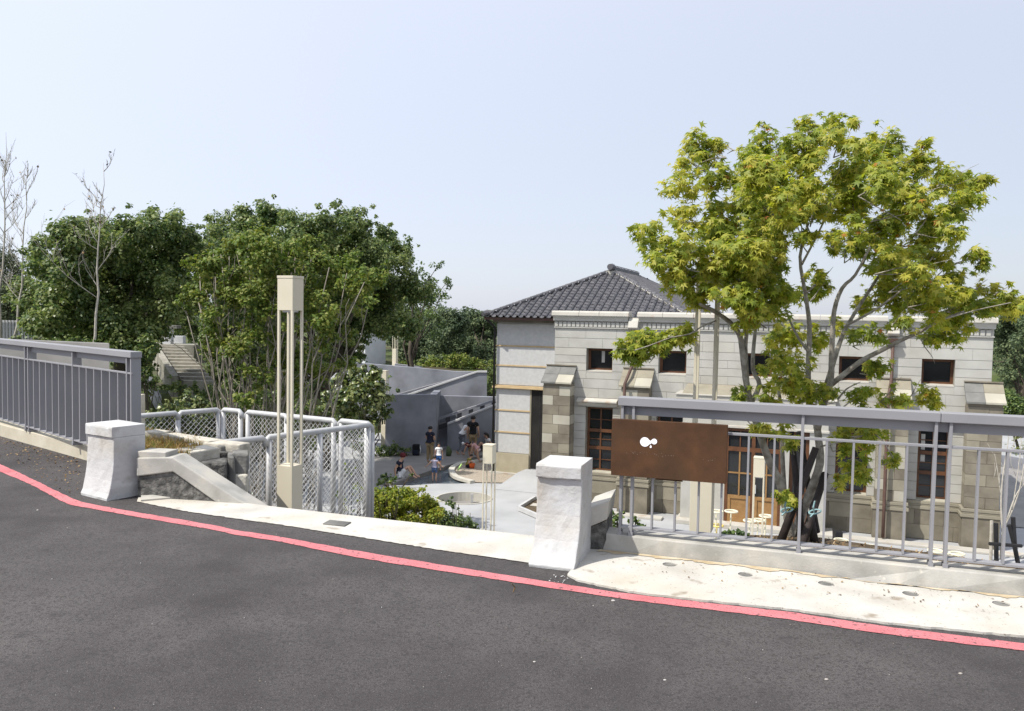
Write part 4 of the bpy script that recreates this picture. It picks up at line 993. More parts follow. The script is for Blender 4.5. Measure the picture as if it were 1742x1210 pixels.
# pale retaining wall seen through the left railing
a, c = atY(-60, 594, 17.5), atY(186, 598, 15.8)
tag(MB().prism([Vector((a.x, a.y, 2.5)), Vector((c.x, c.y, 2.5)), Vector((c.x - .2, c.y + .35, 2.5)), Vector((a.x - .2, a.y + .35, 2.5))], Z * 2.80).build('retaining_wall', M_wetpave), 'long grey wall seen through the gap of the left railing', 'wall')
# picket fence far left
pf = thing('picket_fence', 'pale picket fence far left behind the railing, under the bare trees', 'fence', atY(20, 570, 26))
for i in range(15):
    p = atY(-20 + i * 5.2, 578, 26 + i * .05); MB().box(p.x - .035, p.x + .035, p.y, p.y + .03, p.z - .5, p.z + .62).build('picket', M_ramptop, pf)
p0, p1 = atY(-24, 574, 26.03), atY(58, 576, 26.8)
for zz in (-.2, .35): MB().tube([p0 + Z * zz + Vector((0, .06, 0)), p1 + Z * zz + Vector((0, .06, 0))], .03, 4).build('fence_rail', M_ramptop, pf)

# ------------------------------------------------------------------ foliage
def tmpl_star():
    R = [(0, 1.08), (17, .36), (46, .92), (72, .32), (100, .70), (150, .22)]
    pts = []
    for a, r in R: pts.append((r * math.sin(rad(a)), r * math.cos(rad(a)), -.22 * r * r))
    left = [(-x, y, z) for x, y, z in pts[1:]][::-1]
    v = [(0, 0, .04)] + pts + left
    n = len(v) - 1
    return np.array(v), [(0, i, i % n + 1) for i in range(1, n + 1)]
def tmpl_leaf(w=.36):
    v = [(0, -.5, 0), (w, .02, -.07), (0, .5, -.16), (-w, .02, -.07), (0, 0, .03)]
    return np.array(v), [(0, 1, 4), (1, 2, 4), (2, 3, 4), (3, 0, 4)]
def tmpl_quad(w=.34):
    v = [(0, -.5, .0), (w, .05, -.06), (0, .5, -.1), (-w, .05, -.06)]
    return np.array(v), [(0, 1, 2), (0, 2, 3)]
STAR, LEAF, QUAD = tmpl_star(), tmpl_leaf(), tmpl_quad()
def frames(nrm, tip, rng):
    """rotation matrices with z along the leaf normal and y along the tip"""
    nrm = nrm / np.linalg.norm(nrm, axis=1, keepdims=True)
    tip = tip - nrm * (tip * nrm).sum(1, keepdims=True); tip = tip / (np.linalg.norm(tip, axis=1, keepdims=True) + 1e-9)
    x = np.cross(tip, nrm); return np.stack([x, tip, nrm], -1)
def leaves_np(pos, nrm, tip, size, tmpl, rng):
    T, F = tmpl; R = frames(nrm, tip, rng)
    v = np.einsum('nij,kj->nki', R, T) * size[:, None, None] + pos[:, None, :]
    n, k = len(pos), len(T); f = (np.array(F)[None] + (np.arange(n) * k)[:, None, None]).reshape(-1, 3)
    return v.reshape(-1, 3), f
def fast_mesh(name, v, f, mat, parent=None, kind=None):
    me = bpy.data.meshes.new(name)
    if parent is not None:
        t = np.array(WM[parent].inverted().translation); v = v + t
    me.vertices.add(len(v)); me.vertices.foreach_set('co', np.ascontiguousarray(v, np.float32).ravel())
    k = f.shape[1]; me.loops.add(f.size); me.loops.foreach_set('vertex_index', np.ascontiguousarray(f, np.int32).ravel())
    me.polygons.add(len(f)); me.polygons.foreach_set('loop_start', np.arange(0, f.size, k, dtype=np.int32)); me.polygons.foreach_set('loop_total', np.full(len(f), k, np.int32))
    me.update(calc_edges=True)
    o = link_mesh(name, me, mat, parent)
    if kind: o['kind'] = kind
    return o
def cloud(blobs, dens, rng, shell=.55, sub=0, subr=.45, size=.1):
    """points in ellipsoid blobs (x,y,z,r); sub > 0 first breaks each blob into smaller clumps"""
    B = np.array(blobs, float)
    if sub:
        out = []
        for b in B:
            n = max(3, int(sub * rng.uniform(.8, 1.25))); d = rng.normal(size=(n, 3)); d /= np.linalg.norm(d, axis=1, keepdims=True)
            rr = b[3] * rng.uniform(.30, 1.12, n)[:, None]; c = b[:3] + d * rr * np.array([1, 1, .9])
            out.append(np.concatenate([c, (b[3] * subr * rng.uniform(.45, 1.2, n))[:, None]], 1))
            m_ = max(2, n // 4); d = rng.normal(size=(m_, 3)); d[:, 2] = np.abs(d[:, 2]) * .9 - .2; d /= np.linalg.norm(d, axis=1, keepdims=True)
            out.append(np.concatenate([b[:3] + d * b[3] * rng.uniform(1.0, 1.4, m_)[:, None], (b[3] * subr * rng.uniform(.25, .5, m_))[:, None]], 1))
        B = np.concatenate(out)
    cnt = np.clip((dens * 11 * (B[:, 3] / size) ** 2).astype(int), 4, 4000); idx = np.repeat(np.arange(len(B)), cnt); n = len(idx)
    d = rng.normal(size=(n, 3)); d /= np.linalg.norm(d, axis=1, keepdims=True)
    r = shell + (1 - shell) * rng.random(n) ** .7
    q_ = rng.random(n); r = np.where(q_ < .16, r * 1.3, r); r = np.where(q_ < .03, r * 1.35, r)
    p = B[idx, :3] + d * (r * B[idx, 3])[:, None] * np.array([1, 1, .85]); return p, d
def foliage(name, parent, blobs, dens, size, mat, tmpl=QUAD, seed=1, sub=0, subr=.45, up=.7, droop=.3, shell=.55, kind=None):
    rng = np.random.default_rng(seed); p, d = cloud(blobs, dens, rng, shell, sub, subr, size); n = len(p)
    nrm = d * .7 + np.array([0, 0, up]) + rng.normal(size=(n, 3)) * .45
    tip = d + np.array([0, 0, -droop]) + rng.normal(size=(n, 3)) * .5
    v, f = leaves_np(p, nrm, tip, size * rng.uniform(.65, 1.3, n), tmpl, rng)
    return fast_mesh(name, v, f, mat, parent, kind)
def pxblobs(lst, Y, spread, rng, k=1.0):
    out = []
    for cx, cy, r in lst:
        y = (Y(cx) if callable(Y) else Y) + rng.uniform(-spread, spread); p = atY(cx, cy, y); out.append((p.x, p.y, p.z, r * y / FPX * k))
    return out
def wob(a, c, n, amp):
    a, c = Vector(a), Vector(c); L_ = (c - a).length
    return [a.lerp(c, i / n) + (Vector((random.uniform(-1, 1), random.uniform(-1, 1), random.uniform(-.4, .4))) * amp * L_ if 0 < i < n else Vector((0, 0, 0))) for i in range(n + 1)]
def tree(name, label, Y, px, base, spread, dens, size, mat, cat='tree', group=None, tmpl=QUAD, trunk=.16, bark=None, sub=20, subr=.46, seed=1, limbs=7, up=.7, droop=.3, base_y=None):
    rng = np.random.default_rng(seed); bl = pxblobs(px, Y, spread, rng, 1.08)
    by = base_y or (Y(base[0]) if callable(Y) else Y); b0 = atY(base[0], base[1], by); gzv = gz(b0.x, b0.y) - .15
    t = thing(name, label, cat, (b0.x, b0.y, gzv), 0, group)
    mb = MB(); cx = np.mean([b[0] for b in bl]); top = max(b[2] for b in bl); midz = gzv + (top - gzv) * .45
    fork = Vector((b0.x * .6 + cx * .4, b0.y, midz)); tp = wob((b0.x, b0.y, gzv), fork, 5, .03)
    mb.tube(tp, [trunk * (1.15 - .5 * i / 5) for i in range(6)], 8)
    for b in sorted(bl, key=lambda b: -b[3])[:limbs * 2]:
        w_ = wob(fork - Z * random.uniform(0, midz - gzv) * .4, b[:3], 4, .06); mb.tube(w_, [trunk * .5, trunk * .38, trunk * .26, trunk * .16, .015], 6)
    mb.build('trunk', bark or M_darkbark, t, smooth=True)
    foliage('crown', t, bl, dens, size, mat, tmpl, seed, sub, subr, up, droop)
    return t
T1 = [(252, 592, 18), (250, 562, 20), (262, 545, 18), (246, 620, 16), (115, 402, 26), (165, 394, 28), (85, 445, 40), (130, 440, 50), (190, 425, 45), (240, 392, 32), (285, 388, 32), (318, 402, 26), (230, 440, 50), (290, 440, 50), (330, 445, 35), (70, 505, 40), (120, 510, 55), (180, 500, 55), (250, 500, 55), (310, 505, 40), (75, 555, 35), (140, 560, 42), (200, 560, 50), (255, 560, 38), (230, 600, 26), (215, 640, 20)]
tree('evergreen_tree', 'broad dark evergreen tree behind the left railing, with the thin bare tree before it', 25, T1, (200, 640), 2.4, 2.6, .11, M_ficus, seed=3, trunk=.22)
T2 = [(380, 392, 30), (430, 378, 34), (470, 372, 26), (510, 402, 36), (560, 382, 34), (600, 380, 30), (615, 412, 32), (400, 432, 45), (460, 440, 50), (530, 450, 50), (590, 450, 50), (640, 445, 40), (678, 425, 26), (655, 402, 22), (620, 500, 50), (660, 490, 40), (695, 492, 30), (580, 520, 40), (640, 548, 35), (685, 548, 28), (600, 560, 28), (370, 480, 40), (352, 440, 22), (440, 500, 50), (510, 510, 50), (400, 540, 40), (470, 560, 40)]
tree('evergreen_tree', 'tallest dark evergreen tree in the middle, its crown hanging over the grey ramps', lambda x: 28.3 + (x - 350) * .012, T2, (560, 660), 2.0, 2.6, .115, M_ficus, seed=5, trunk=.24)
T2b = [(722, 482, 20), (745, 452, 10), (750, 500, 20), (730, 522, 26), (762, 478, 9), (700, 520, 26), (735, 550, 22), (715, 455, 8), (690, 445, 14), (578, 345, 7), (455, 352, 12)]
tree('evergreen_tree', 'loose open-crowned tree at the right edge of the tall evergreen, before the sky', 41, T2b, (705, 628), 1.6, 1.3, .13, M_ficus2, seed=6, trunk=.13, sub=9, subr=.42)
T4 = [((700, 590, 36), (725, 560, 30), (690, 560, 26), (715, 622, 26)), ((760, 565, 32), (752, 600, 34), (775, 545, 20), (745, 625, 24)), ((805, 552, 26), (830, 560, 26), (810, 590, 36), (840, 600, 30), (838, 640, 28), (800, 630, 26), (822, 545, 16))]
for px, b, lab, s_ in zip(T4, (705, 758, 815), ('hazy green tree behind the grey ramps, next to the tall evergreen', 'hazy green tree in the middle of the three behind the ramps', 'hazy green tree behind the ramps, touching the tiled roof'), (11, 12, 13)):
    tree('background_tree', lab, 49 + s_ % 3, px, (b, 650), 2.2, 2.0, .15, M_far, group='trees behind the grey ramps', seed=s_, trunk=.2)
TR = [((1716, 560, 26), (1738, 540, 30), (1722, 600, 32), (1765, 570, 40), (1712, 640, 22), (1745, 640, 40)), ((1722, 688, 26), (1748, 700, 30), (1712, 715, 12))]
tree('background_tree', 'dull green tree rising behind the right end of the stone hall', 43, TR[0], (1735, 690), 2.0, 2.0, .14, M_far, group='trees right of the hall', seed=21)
tree('garden_shrub', 'fresh green shrub at the right edge below the dull green tree', 38, TR[1], (1735, 745), 1.0, 2.0, .11, M_ficus2, cat='shrub', seed=22, trunk=.07)
TC = [(20, 470, 30), (8, 520, 36), (45, 535, 28), (5, 440, 22), (30, 500, 26), (-30, 500, 50), (-60, 560, 50), (48, 560, 20)]
tree('feathery_tree', 'dull feathery tree at the left edge behind the bare white trees', 33, TC, (15, 620), 1.5, 1.8, .13, M_conifer, tmpl=tmpl_quad(.16), seed=25, up=.2, droop=-.8)
T5 = [(582, 596, 22), (566, 612, 16), (600, 610, 16), (575, 575, 18), (606, 590, 12), (552, 628, 10)]
tree('evergreen_tree', 'small dark tree with a thin stem standing in front of the white block', 33, T5, (580, 655), .6, 2.0, .11, M_ficus, seed=27, trunk=.07, limbs=3)
# multi-stem tree with pale stems
def stems(name, label, Y, base, tips, px, dens, size, mat, seed, bark, cat='tree', thick=.019, spread=1.0, tmpl=LEAF, twig=4, sub=14, subr=.42):
    rng = np.random.default_rng(seed); random.seed(seed)
    b0 = atY(base[0], base[1], Y); g = gz(b0.x, b0.y) - .1; t = thing(name, label, cat, (b0.x, b0.y, g))
    mb = MB()
    tips = tips + [(x + rng.uniform(-30, 30), y + rng.uniform(-10, 60)) for x, y in tips]; px = px + [(x, y, 13) for x, y in tips]
    for tx, ty in tips:
        e = atY(tx, ty, Y + rng.uniform(-spread, spread)); s0 = Vector((b0.x + rng.uniform(-.5, .5) + (e.x - b0.x) * .22, b0.y + rng.uniform(-.4, .4), g))
        k = 8; pts = []
        for i in range(k + 1):
            f = i / k; p = s0.lerp(e, f); p.x = s0.x + (e.x - s0.x) * f ** 1.35; p.y = s0.y + (e.y - s0.y) * f ** 1.3
            pts.append(p + Vector((rng.normal() * .075, rng.normal() * .06, 0)) * (0 if i in (0, k) else 1))
        mb.tube(pts, [thick * (1.1 - f) + .008 for f in np.linspace(0, 1, k + 1)], 6)
        for j in range(twig):
            i = rng.integers(2, k); q_ = pts[i] + Vector((rng.normal() * .35, rng.normal() * .35, rng.uniform(.3, .9))); mb.tube(wob(pts[i], q_, 3, .05), [thick * .45, thick * .3, .008, .005], 5)
    mb.build('trunk', bark, t, smooth=True)
    foliage('crown', t, pxblobs(px, Y, spread, rng, 1.15), dens, size, mat, tmpl, seed, sub, subr)
    return t
T3 = [(int(330 + 270 * a), int(455 + 225 * b_), 15) for a, b_ in np.random.default_rng(8).random((34, 2))] + [(352, 452, 26), (400, 470, 30), (430, 430, 34), (480, 430, 36), (520, 450, 36), (560, 470, 36), (440, 500, 30), (500, 510, 34), (550, 530, 30), (365, 565, 14), (420, 575, 18), (480, 590, 22), (520, 610, 24), (560, 575, 20), (600, 480, 26), (640, 470, 22), (448, 645, 18), (500, 655, 20), (545, 625, 18), (600, 520, 22), (395, 415, 16), (455, 400, 18), (530, 415, 18), (590, 440, 18), (335, 500, 14)]
stems('multi_stem_tree', 'yellow-green tree of many thin pale stems behind the chain link fences', 17.5, (452, 760),
      [(312, 512), (340, 470), (365, 440), (390, 430), (420, 420), (450, 410), (480, 420), (505, 430), (530, 440), (560, 455), (590, 465), (620, 480), (400, 500), (470, 480), (545, 520), (355, 540), (430, 520), (515, 530), (580, 530)], T3, 1.6, .085, M_crepe, 31, M_stem, spread=1.0)
# thin bare trees
def bare_tree(label, Y, base, top_, side, seed, bark, lean=0):
    rng = np.random.default_rng(seed); random.seed(seed)
    b0 = atY(*base, Y); e = atY(*top_, Y); g = gz(b0.x, b0.y) - .1; t = thing('bare_tree', label, 'tree', (b0.x, b0.y, g), 0, 'thin bare trees on the left')
    mb = MB(); k = 12; tr = [Vector((b0.x, b0.y, g)).lerp(e, i / k) + (Vector((rng.normal() * .045, rng.normal() * .05, 0)) if 0 < i < k else Vector()) for i in range(k + 1)]
    mb.tube(tr, [.046 * (1 - i / k) + .005 for i in range(k + 1)], 7); tips = []
    def twig(p, d, L_, r_, lev):
        n = 4; pts = [p]; q_ = p.copy(); dd = d.copy()
        for i in range(n):
            dd = (dd + Vector((rng.normal() * .16, rng.normal() * .16, .10 + rng.normal() * .1))).normalized(); q_ = q_ + dd * L_ / n; pts.append(q_.copy())
        mb.tube(pts, [r_ * (1 - i / n) + .0020 for i in range(n + 1)], 5); tips.append(pts[-1])
        if lev:
            for i in range(1, n + 1):
                for s_ in range(1 if lev == 1 else 1 + i % 2):
                    a = Vector((rng.normal(), rng.normal(), rng.uniform(.1, .9))).normalized()
                    twig(pts[i], (dd * .9 + a * .7).normalized(), L_ * rng.uniform(.3, .5), r_ * .5, lev - 1)
    for i in range(side):
        f = rng.uniform(.42, .97); p = tr[0].lerp(tr[-1], f); j = int(f * k); p = tr[j].lerp(tr[j + 1], f * k - j)
        a = rng.uniform(0, 6.28); d = Vector((math.cos(a), math.sin(a) * .6, rng.uniform(.5, 1.2))).normalized()
        twig(p, d, rng.uniform(.7, 1.9) * (1.15 - f) * 1.6, .011, 2)
    mb.build('trunk', bark, t, smooth=True)
    P = np.array([tuple(tips[i]) for i in rng.choice(len(tips), min(26, len(tips)), replace=False)]); n = len(P)
    v, f_ = leaves_np(P, rng.normal(size=(n, 3)), rng.normal(size=(n, 3)), np.full(n, .09), QUAD, rng)
    fast_mesh('dry_leaves', v, f_, M_litter, t)
bare_tree('tallest thin bare tree cut by the left edge of the photo', 25, (-2, 600), (10, 225), 15, 41, M_palebark)
bare_tree('pale bare tree with spreading twigs, second from the left edge', 26, (20, 600), (48, 285), 14, 42, M_palebark)
bare_tree('slender bare tree rising in front of the broad dark evergreen', 22.5, (154, 640), (176, 278), 13, 43, M_palebark)
# magnolia, bushes, shrubs
MG = [(600, 650, 26), (635, 648, 22), (575, 672, 22), (615, 680, 30), (648, 672, 20), (590, 700, 22), (630, 708, 24), (655, 700, 12), (610, 632, 14), (640, 634, 12), (560, 690, 12)]
tree('magnolia_tree', 'small round tree with big glossy leaves in front of the grey ramps', 22, MG, (630, 790), .7, 2.0, .13, M_magnolia, tmpl=LEAF, seed=51, trunk=.06, sub=12, subr=.45, limbs=5, droop=.1)
def shrub(name, label, Y, px, dens, size, mat, seed, tmpl=QUAD, sub=13, z0=None, spread=.5, group=None, cat='shrub', subr=.42, droop=-.2):
    rng = np.random.default_rng(seed); random.seed(seed); bl = pxblobs(px, Y, spread, rng)
    cx, cy = np.mean([b[0] for b in bl]), np.mean([b[1] for b in bl]); g = gz(cx, cy) - .1 if z0 is None else z0
    t = thing(name, label, cat, (cx, cy, g), 0, group); mb = MB()
    for b in bl:
        for k in range(3):
            e = Vector(b[:3]) + Vector((rng.normal(), rng.normal(), rng.normal())) * b[3] * .5; s0 = Vector((cx + (b[0] - cx) * .5, cy, g))
            mb.tube(wob(s0, e, 3, .05), [.022, .016, .01, .004], 5)
    mb.build('stems', M_darkbark, t); foliage('leaves', t, bl, dens, size, mat, tmpl, seed, sub, subr, droop=droop); return t
BUSH = [(640, 870, 22), (670, 878, 26), (705, 880, 26), (735, 872, 14), (725, 905, 24), (655, 905, 26), (648, 845, 16), (690, 850, 16), (715, 852, 14), (665, 838, 10), (655, 862, 24), (688, 862, 26), (720, 866, 24), (650, 890, 30), (690, 895, 30), (730, 890, 26), (640, 845, 10), (700, 846, 12), (672, 850, 14), (745, 880, 16)]
shrub('lime_bush', 'bright lime green bush beside the chain link fence, over the pale strip', 12.2, [(x, y - 6, r * 1.18) for x, y, r in BUSH], 3.2, .042, M_bush, 61, sub=12, subr=.32, z0=1.6, spread=.4)
BUSH2 = [(750, 878, 14), (775, 895, 18), (795, 905, 14), (760, 915, 22), (762, 885, 18), (785, 890, 16), (745, 900, 22), (775, 910, 20), (800, 905, 12), (768, 862, 8), (812, 908, 8)]
shrub('dark_bush', 'darker green loose bush right of the lime bush, left of the lamp', 12.8, [(x, y - 6, r * 1.2) for x, y, r in BUSH2], 2.4, .045, M_ficus2, 62, sub=10, subr=.34, z0=1.3, spread=.4)
shrub('leafy_plant', 'sparse brown-green plant growing behind the near chain link fence', 13.5, [(600, 850, 16), (585, 870, 14), (612, 830, 10), (595, 800, 12), (575, 845, 8)], 1.2, .06, M_crepe, 63, sub=5, z0=1.2)
shrub('leafy_plant', 'leafy plant at the left end of the damp terrace, near the sitting girl', 28.0, [(655, 812, 8), (668, 815, 6), (648, 820, 8), (700, 808, 3)], 2.0, .09, M_ficus2, 64, z0=0)
shrub('garden_shrub', 'bright leafy shrub above the chain link fence, behind the dry grass bed', 15.5, [(300, 690, 20), (325, 683, 18), (345, 690, 14), (280, 698, 14), (330, 705, 24), (295, 715, 24), (265, 712, 16)], 2.0, .08, M_magnolia, 65, tmpl=LEAF)
shrub('garden_shrub', 'pale yellow-green shrubs along the top of the grey ramp walls', 46, [(690, 622, 12), (715, 622, 14), (742, 618, 16), (768, 615, 16), (792, 618, 14), (815, 622, 15), (842, 620, 16), (862, 622, 14), (728, 628, 12), (780, 628, 12), (835, 632, 12)], 1.6, .12, M_crepe, 140, sub=14, spread=.6)
shrub('undergrowth_shrub', 'dark shrubs squeezed between the ramp end and the stone hall', 42, [(838, 636, 12), (844, 650, 12), (838, 664, 10), (848, 668, 12), (836, 650, 8)], 2.2, .11, M_ficus, 141, sub=14, z0=0)
shrub('clipped_hedge', 'dark clipped hedge at the foot of the garden steps', 25.0, [(240, 655, 14), (262, 655, 15), (285, 658, 15), (308, 662, 15), (330, 664, 15), (352, 668, 16), (372, 676, 16)], 2.2, .08, M_ficus, 66, sub=10, group='dark shrubs under the trees')
shrub('low_hedge', 'low green hedge along the top of the left railing', 21.5, [(100, 585, 15), (125, 580, 15), (150, 582, 14), (172, 588, 12), (80, 586, 12), (58, 582, 10), (30, 575, 10)], 2.0, .08, M_ficus, 67, sub=8)
UN = [(392, 660, 26), (420, 680, 28), (455, 670, 24), (520, 680, 26), (550, 700, 26), (500, 720, 24), (380, 700, 22), (560, 740, 24), (530, 760, 24)]
shrub('undergrowth_shrub', 'mass of dark undergrowth below the many-stemmed tree', 22.5, UN, 2.4, .09, M_ficus, 68, sub=7, spread=1.0, z0=.5)
shrub('undergrowth_shrub', 'dark shrub at the foot of the grey ramp wall, by the distant small lamp', 34.0, [(668, 765, 14), (648, 770, 14), (690, 768, 9), (630, 768, 14), (612, 760, 14)], 2, .10, M_ficus, 69, z0=0)
shrub('leafy_plant', 'low green plant at the left foot of the railing with the sign', 7.9, [(1050, 880, 10), (1078, 886, 9), (1088, 897, 7), (1040, 893, 9)], 1.6, .05, M_ficus2, 70, z0=3.5, tmpl=LEAF)
shrub('leafy_plant', 'clump of dull green leaves below the right edge of the rust sign', 9.0, [(1244, 908, 6), (1258, 908, 6), (1232, 910, 5), (1268, 912, 4)], 1.4, .06, M_ficus2, 71, z0=3.5, tmpl=LEAF)
for k, (pxs, Y_, lab, mt) in enumerate([
        ([(362, 600, 26), (385, 575, 28), (400, 610, 30), (372, 640, 24), (420, 640, 30), (440, 600, 30), (350, 570, 18)], 31, 'dark shrub standing right of the garden steps', M_ficus),
        ([(262, 560, 18), (300, 552, 20), (330, 560, 22), (345, 585, 16), (320, 540, 20), (270, 540, 18)], 35, 'dark shrub above the top of the garden steps', M_ficus),
        ([(470, 600, 32), (510, 620, 30), (540, 590, 28), (500, 650, 28), (455, 645, 26), (480, 560, 30), (545, 640, 20)], 30, 'dark shrub behind the tall cream lamp', M_ficus),
        ([(238, 610, 18), (250, 640, 16), (228, 640, 16), (256, 600, 12)], 24, 'dark shrub left of the garden steps, behind the railing end', M_ficus)]):
    shrub('undergrowth_shrub', lab, Y_, pxs, 2.2, .10, mt, 120 + k, sub=15, spread=.9)
# far wood closing the view
rng = np.random.default_rng(77); fb = []
for i in range(150):
    x = -70 + i * .62 + rng.normal() * .5; y = 60 + rng.normal() * 4 - min(0, x + 20) * -.25
    hh = rng.uniform(.6, 1.7) if x > -6 else rng.uniform(1.2, 3.2)
    fb.append((x, y, gz(x, y) + hh, rng.uniform(1.1, 2.0)))
for i in range(60):
    x = 24 + i * 1.2 + rng.normal() * .5; y = 62 + rng.normal() * 4; fb.append((x, y, gz(x, y) + rng.uniform(.6, 2.4), rng.uniform(1.1, 2.1)))
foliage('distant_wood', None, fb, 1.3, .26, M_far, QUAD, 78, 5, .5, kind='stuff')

# ------------------------------------------------------------------ maple behind the right railing
PBZ = 3.5
pbed = [PR(.45, .3, 0), PR(4.9, .3, 0), PR(4.6, 3.1, 0), PR(3.3, 3.9, 0), PR(1.4, 4.25, 0), PR(.6, 4.0, 0)]
pbs = tag(MB().prism([Vector((p.x, p.y, 0)) for p in pbed], Z * (PBZ - .01)).build('tree_bed', M_soil), None, None, None, 'structure')
blades('wood_chips', [Vector((p.x, p.y, PBZ)) for p in pbed], 5200, .035, .012, M_chips, None, kind='stuff')
MY = 9.45
mp = thing('maple_tree', 'bright green star-leaved tree with several grey stems behind the right railing', 'tree', atY(1350, 915, MY), 0)
mrng = np.random.default_rng(5); random.seed(5)
def limb(mb, pts, y0, y1, r0_, r1_):
    P = []; n = len(pts)
    for i, (x, y) in enumerate(pts): P.append(atY(x, y, y0 + (y1 - y0) * i / (n - 1)))
    P = smoothpts(P, 3); k = len(P); r0_ *= .74
    mb.tube(P, [r0_ + (r1_ - r0_) * i / (k - 1) for i in range(k)], 9); return P
mb = MB()
limb(mb, [(1346, 935), (1341, 884), (1328, 825), (1310, 788), (1291, 733), (1273, 670), (1263, 597), (1258, 570), (1241, 548), (1215, 530), (1190, 517)], MY, MY - .7, .075, .018)
limb(mb, [(1272, 675), (1270, 640), (1268, 590), (1270, 560), (1262, 500), (1240, 440)], MY - .25, MY - .6, .045, .012)
limb(mb, [(1275, 690), (1292, 655), (1281, 629), (1283, 580), (1290, 530), (1300, 460), (1310, 400)], MY - .2, MY + .3, .042, .012)
limb(mb, [(1347, 935), (1365, 871), (1381, 832), (1395, 788), (1393, 751), (1388, 716), (1375, 678), (1376, 600), (1377, 553), (1370, 499), (1361, 437), (1375, 380)], MY + .1, MY, .08, .014)
limb(mb, [(1390, 730), (1400, 690), (1413, 650), (1415, 597), (1419, 530), (1433, 490), (1455, 468), (1480, 420)], MY + .05, MY - .4, .06, .012)
limb(mb, [(1405, 660), (1424, 597), (1442, 553), (1482, 490), (1520, 430)], MY, MY + .5, .045, .012)
limb(mb, [(1413, 655), (1464, 615), (1500, 596), (1531, 580), (1562, 566), (1600, 545), (1640, 530)], MY, MY - .5, .045, .010)
limb(mb, [(1370, 500), (1395, 478), (1410, 462)], MY, MY - .1, .015, .006); limb(mb, [(1364, 450), (1380, 420), (1400, 380), (1420, 330)], MY, MY + .2, .02, .008)
limb(mb, [(1345, 925), (1338, 880), (1334, 830), (1331, 770), (1329, 700), (1322, 650), (1310, 600)], MY + .25, MY + .5, .05, .015)
limb(mb, [(1218, 546), (1195, 555), (1174, 568), (1140, 575), (1105, 588), (1080, 596)], MY - .55, MY - .8, .012, .005)
limb(mb, [(1262, 560), (1255, 480), (1220, 400), (1200, 330)], MY - .5, MY - .3, .025, .008)
limb(mb, [(1464, 650), (1440, 662), (1425, 680)], MY - .1, MY, .006, .012)
limb(mb, [(1442, 553), (1500, 520), (1560, 470), (1600, 420)], MY + .1, MY - .2, .02, .008)
limb(mb, [(1376, 600), (1350, 560), (1330, 500), (1330, 420)], MY, MY + .4, .022, .008)
limb(mb, [(1600, 545), (1660, 528), (1720, 515)], MY - .5, MY - .6, .010, .005)
limb(mb, [(1290, 735), (1255, 700), (1240, 690)], MY - .3, MY - .4, .008, .004); limb(mb, [(1395, 760), (1440, 750), (1490, 740), (1520, 780)], MY, MY - .3, .014, .005)
mb.build('trunk', M_bark, mp, smooth=True)
C8 = [(330, 215, 78), (400, 195, 50), (300, 340, 80), (385, 330, 60), (290, 270, 60), (420, 450, 105), (300, 475, 80), (165, 560, 70), (240, 560, 85), (255, 650, 85), (300, 735, 62), (420, 560, 80), (110, 530, 40),
      (580, 470, 70), (640, 480, 65), (680, 420, 80), (540, 420, 80), (720, 400, 80), (465, 330, 44), (630, 540, 50), (760, 470, 55), (560, 640, 95), (500, 720, 105), (450, 760, 85), (580, 760, 85), (540, 860, 72), (620, 840, 52), (560, 225, 85), (640, 215, 70), (560, 320, 95), (650, 320, 90), (610, 430, 85), (690, 470, 75), (735, 540, 50), (530, 520, 60),
      (740, 230, 90), (755, 115, 48), (840, 150, 80), (900, 165, 80), (950, 230, 95), (860, 260, 105), (860, 370, 105), (760, 390, 90), (845, 95, 26), (1040, 215, 66), (1100, 290, 85), (1180, 250, 60), (1192, 182, 24), (1020, 330, 90), (980, 420, 95), (900, 530, 70), (860, 560, 55),
      (1140, 430, 105), (1060, 520, 95), (1240, 360, 95), (1320, 340, 72), (1330, 420, 72), (1280, 500, 80), (1200, 560, 85), (1385, 330, 42), (1425, 328, 22), (1240, 620, 60), (1385, 630, 48), (1300, 690, 55), (1120, 640, 90), (1040, 620, 80), (960, 600, 75), (1180, 720, 85), (1080, 760, 85), (1260, 780, 85), (1200, 830, 70), (1300, 830, 65), (1385, 810, 75), (1430, 740, 40), (1500, 790, 60), (1560, 800, 36), (1240, 920, 52), (1320, 880, 55), (985, 800, 55),
      (230, 690, 70), (340, 660, 70), (380, 740, 62), (300, 600, 70), (430, 690, 75), (400, 560, 70), (520, 620, 80), (600, 700, 70), (640, 760, 50), (500, 800, 60), (210, 620, 60), (330, 790, 40), (620, 600, 60), (760, 760, 60), (790, 690, 34), (680, 960, 80), (620, 1030, 58), (760, 930, 52), (700, 1080, 70), (760, 1100, 70), (800, 1150, 42), (480, 1135, 40), (600, 1150, 48), (980, 930, 52), (1010, 1035, 50), (960, 1150, 60), (1090, 1150, 48), (1200, 1150, 52), (90, 965, 62), (120, 940, 50), (60, 960, 44), (100, 1000, 40), (280, 910, 36), (190, 960, 34), (50, 985, 38), (160, 940, 42), (250, 925, 48), (210, 935, 44), (120, 990, 35), (1500, 760, 30), (430, 640, 60), (860, 880, 30), (1110, 880, 40)]
PXL = [(1290, 728, 16), (1330, 735, 20), (1345, 758, 12), (1440, 748, 24), (1455, 788, 28), (1490, 742, 18), (1518, 785, 13), (1345, 848, 13), (1330, 842, 11), (1430, 820, 16), (1475, 730, 20)]
mb_ = []
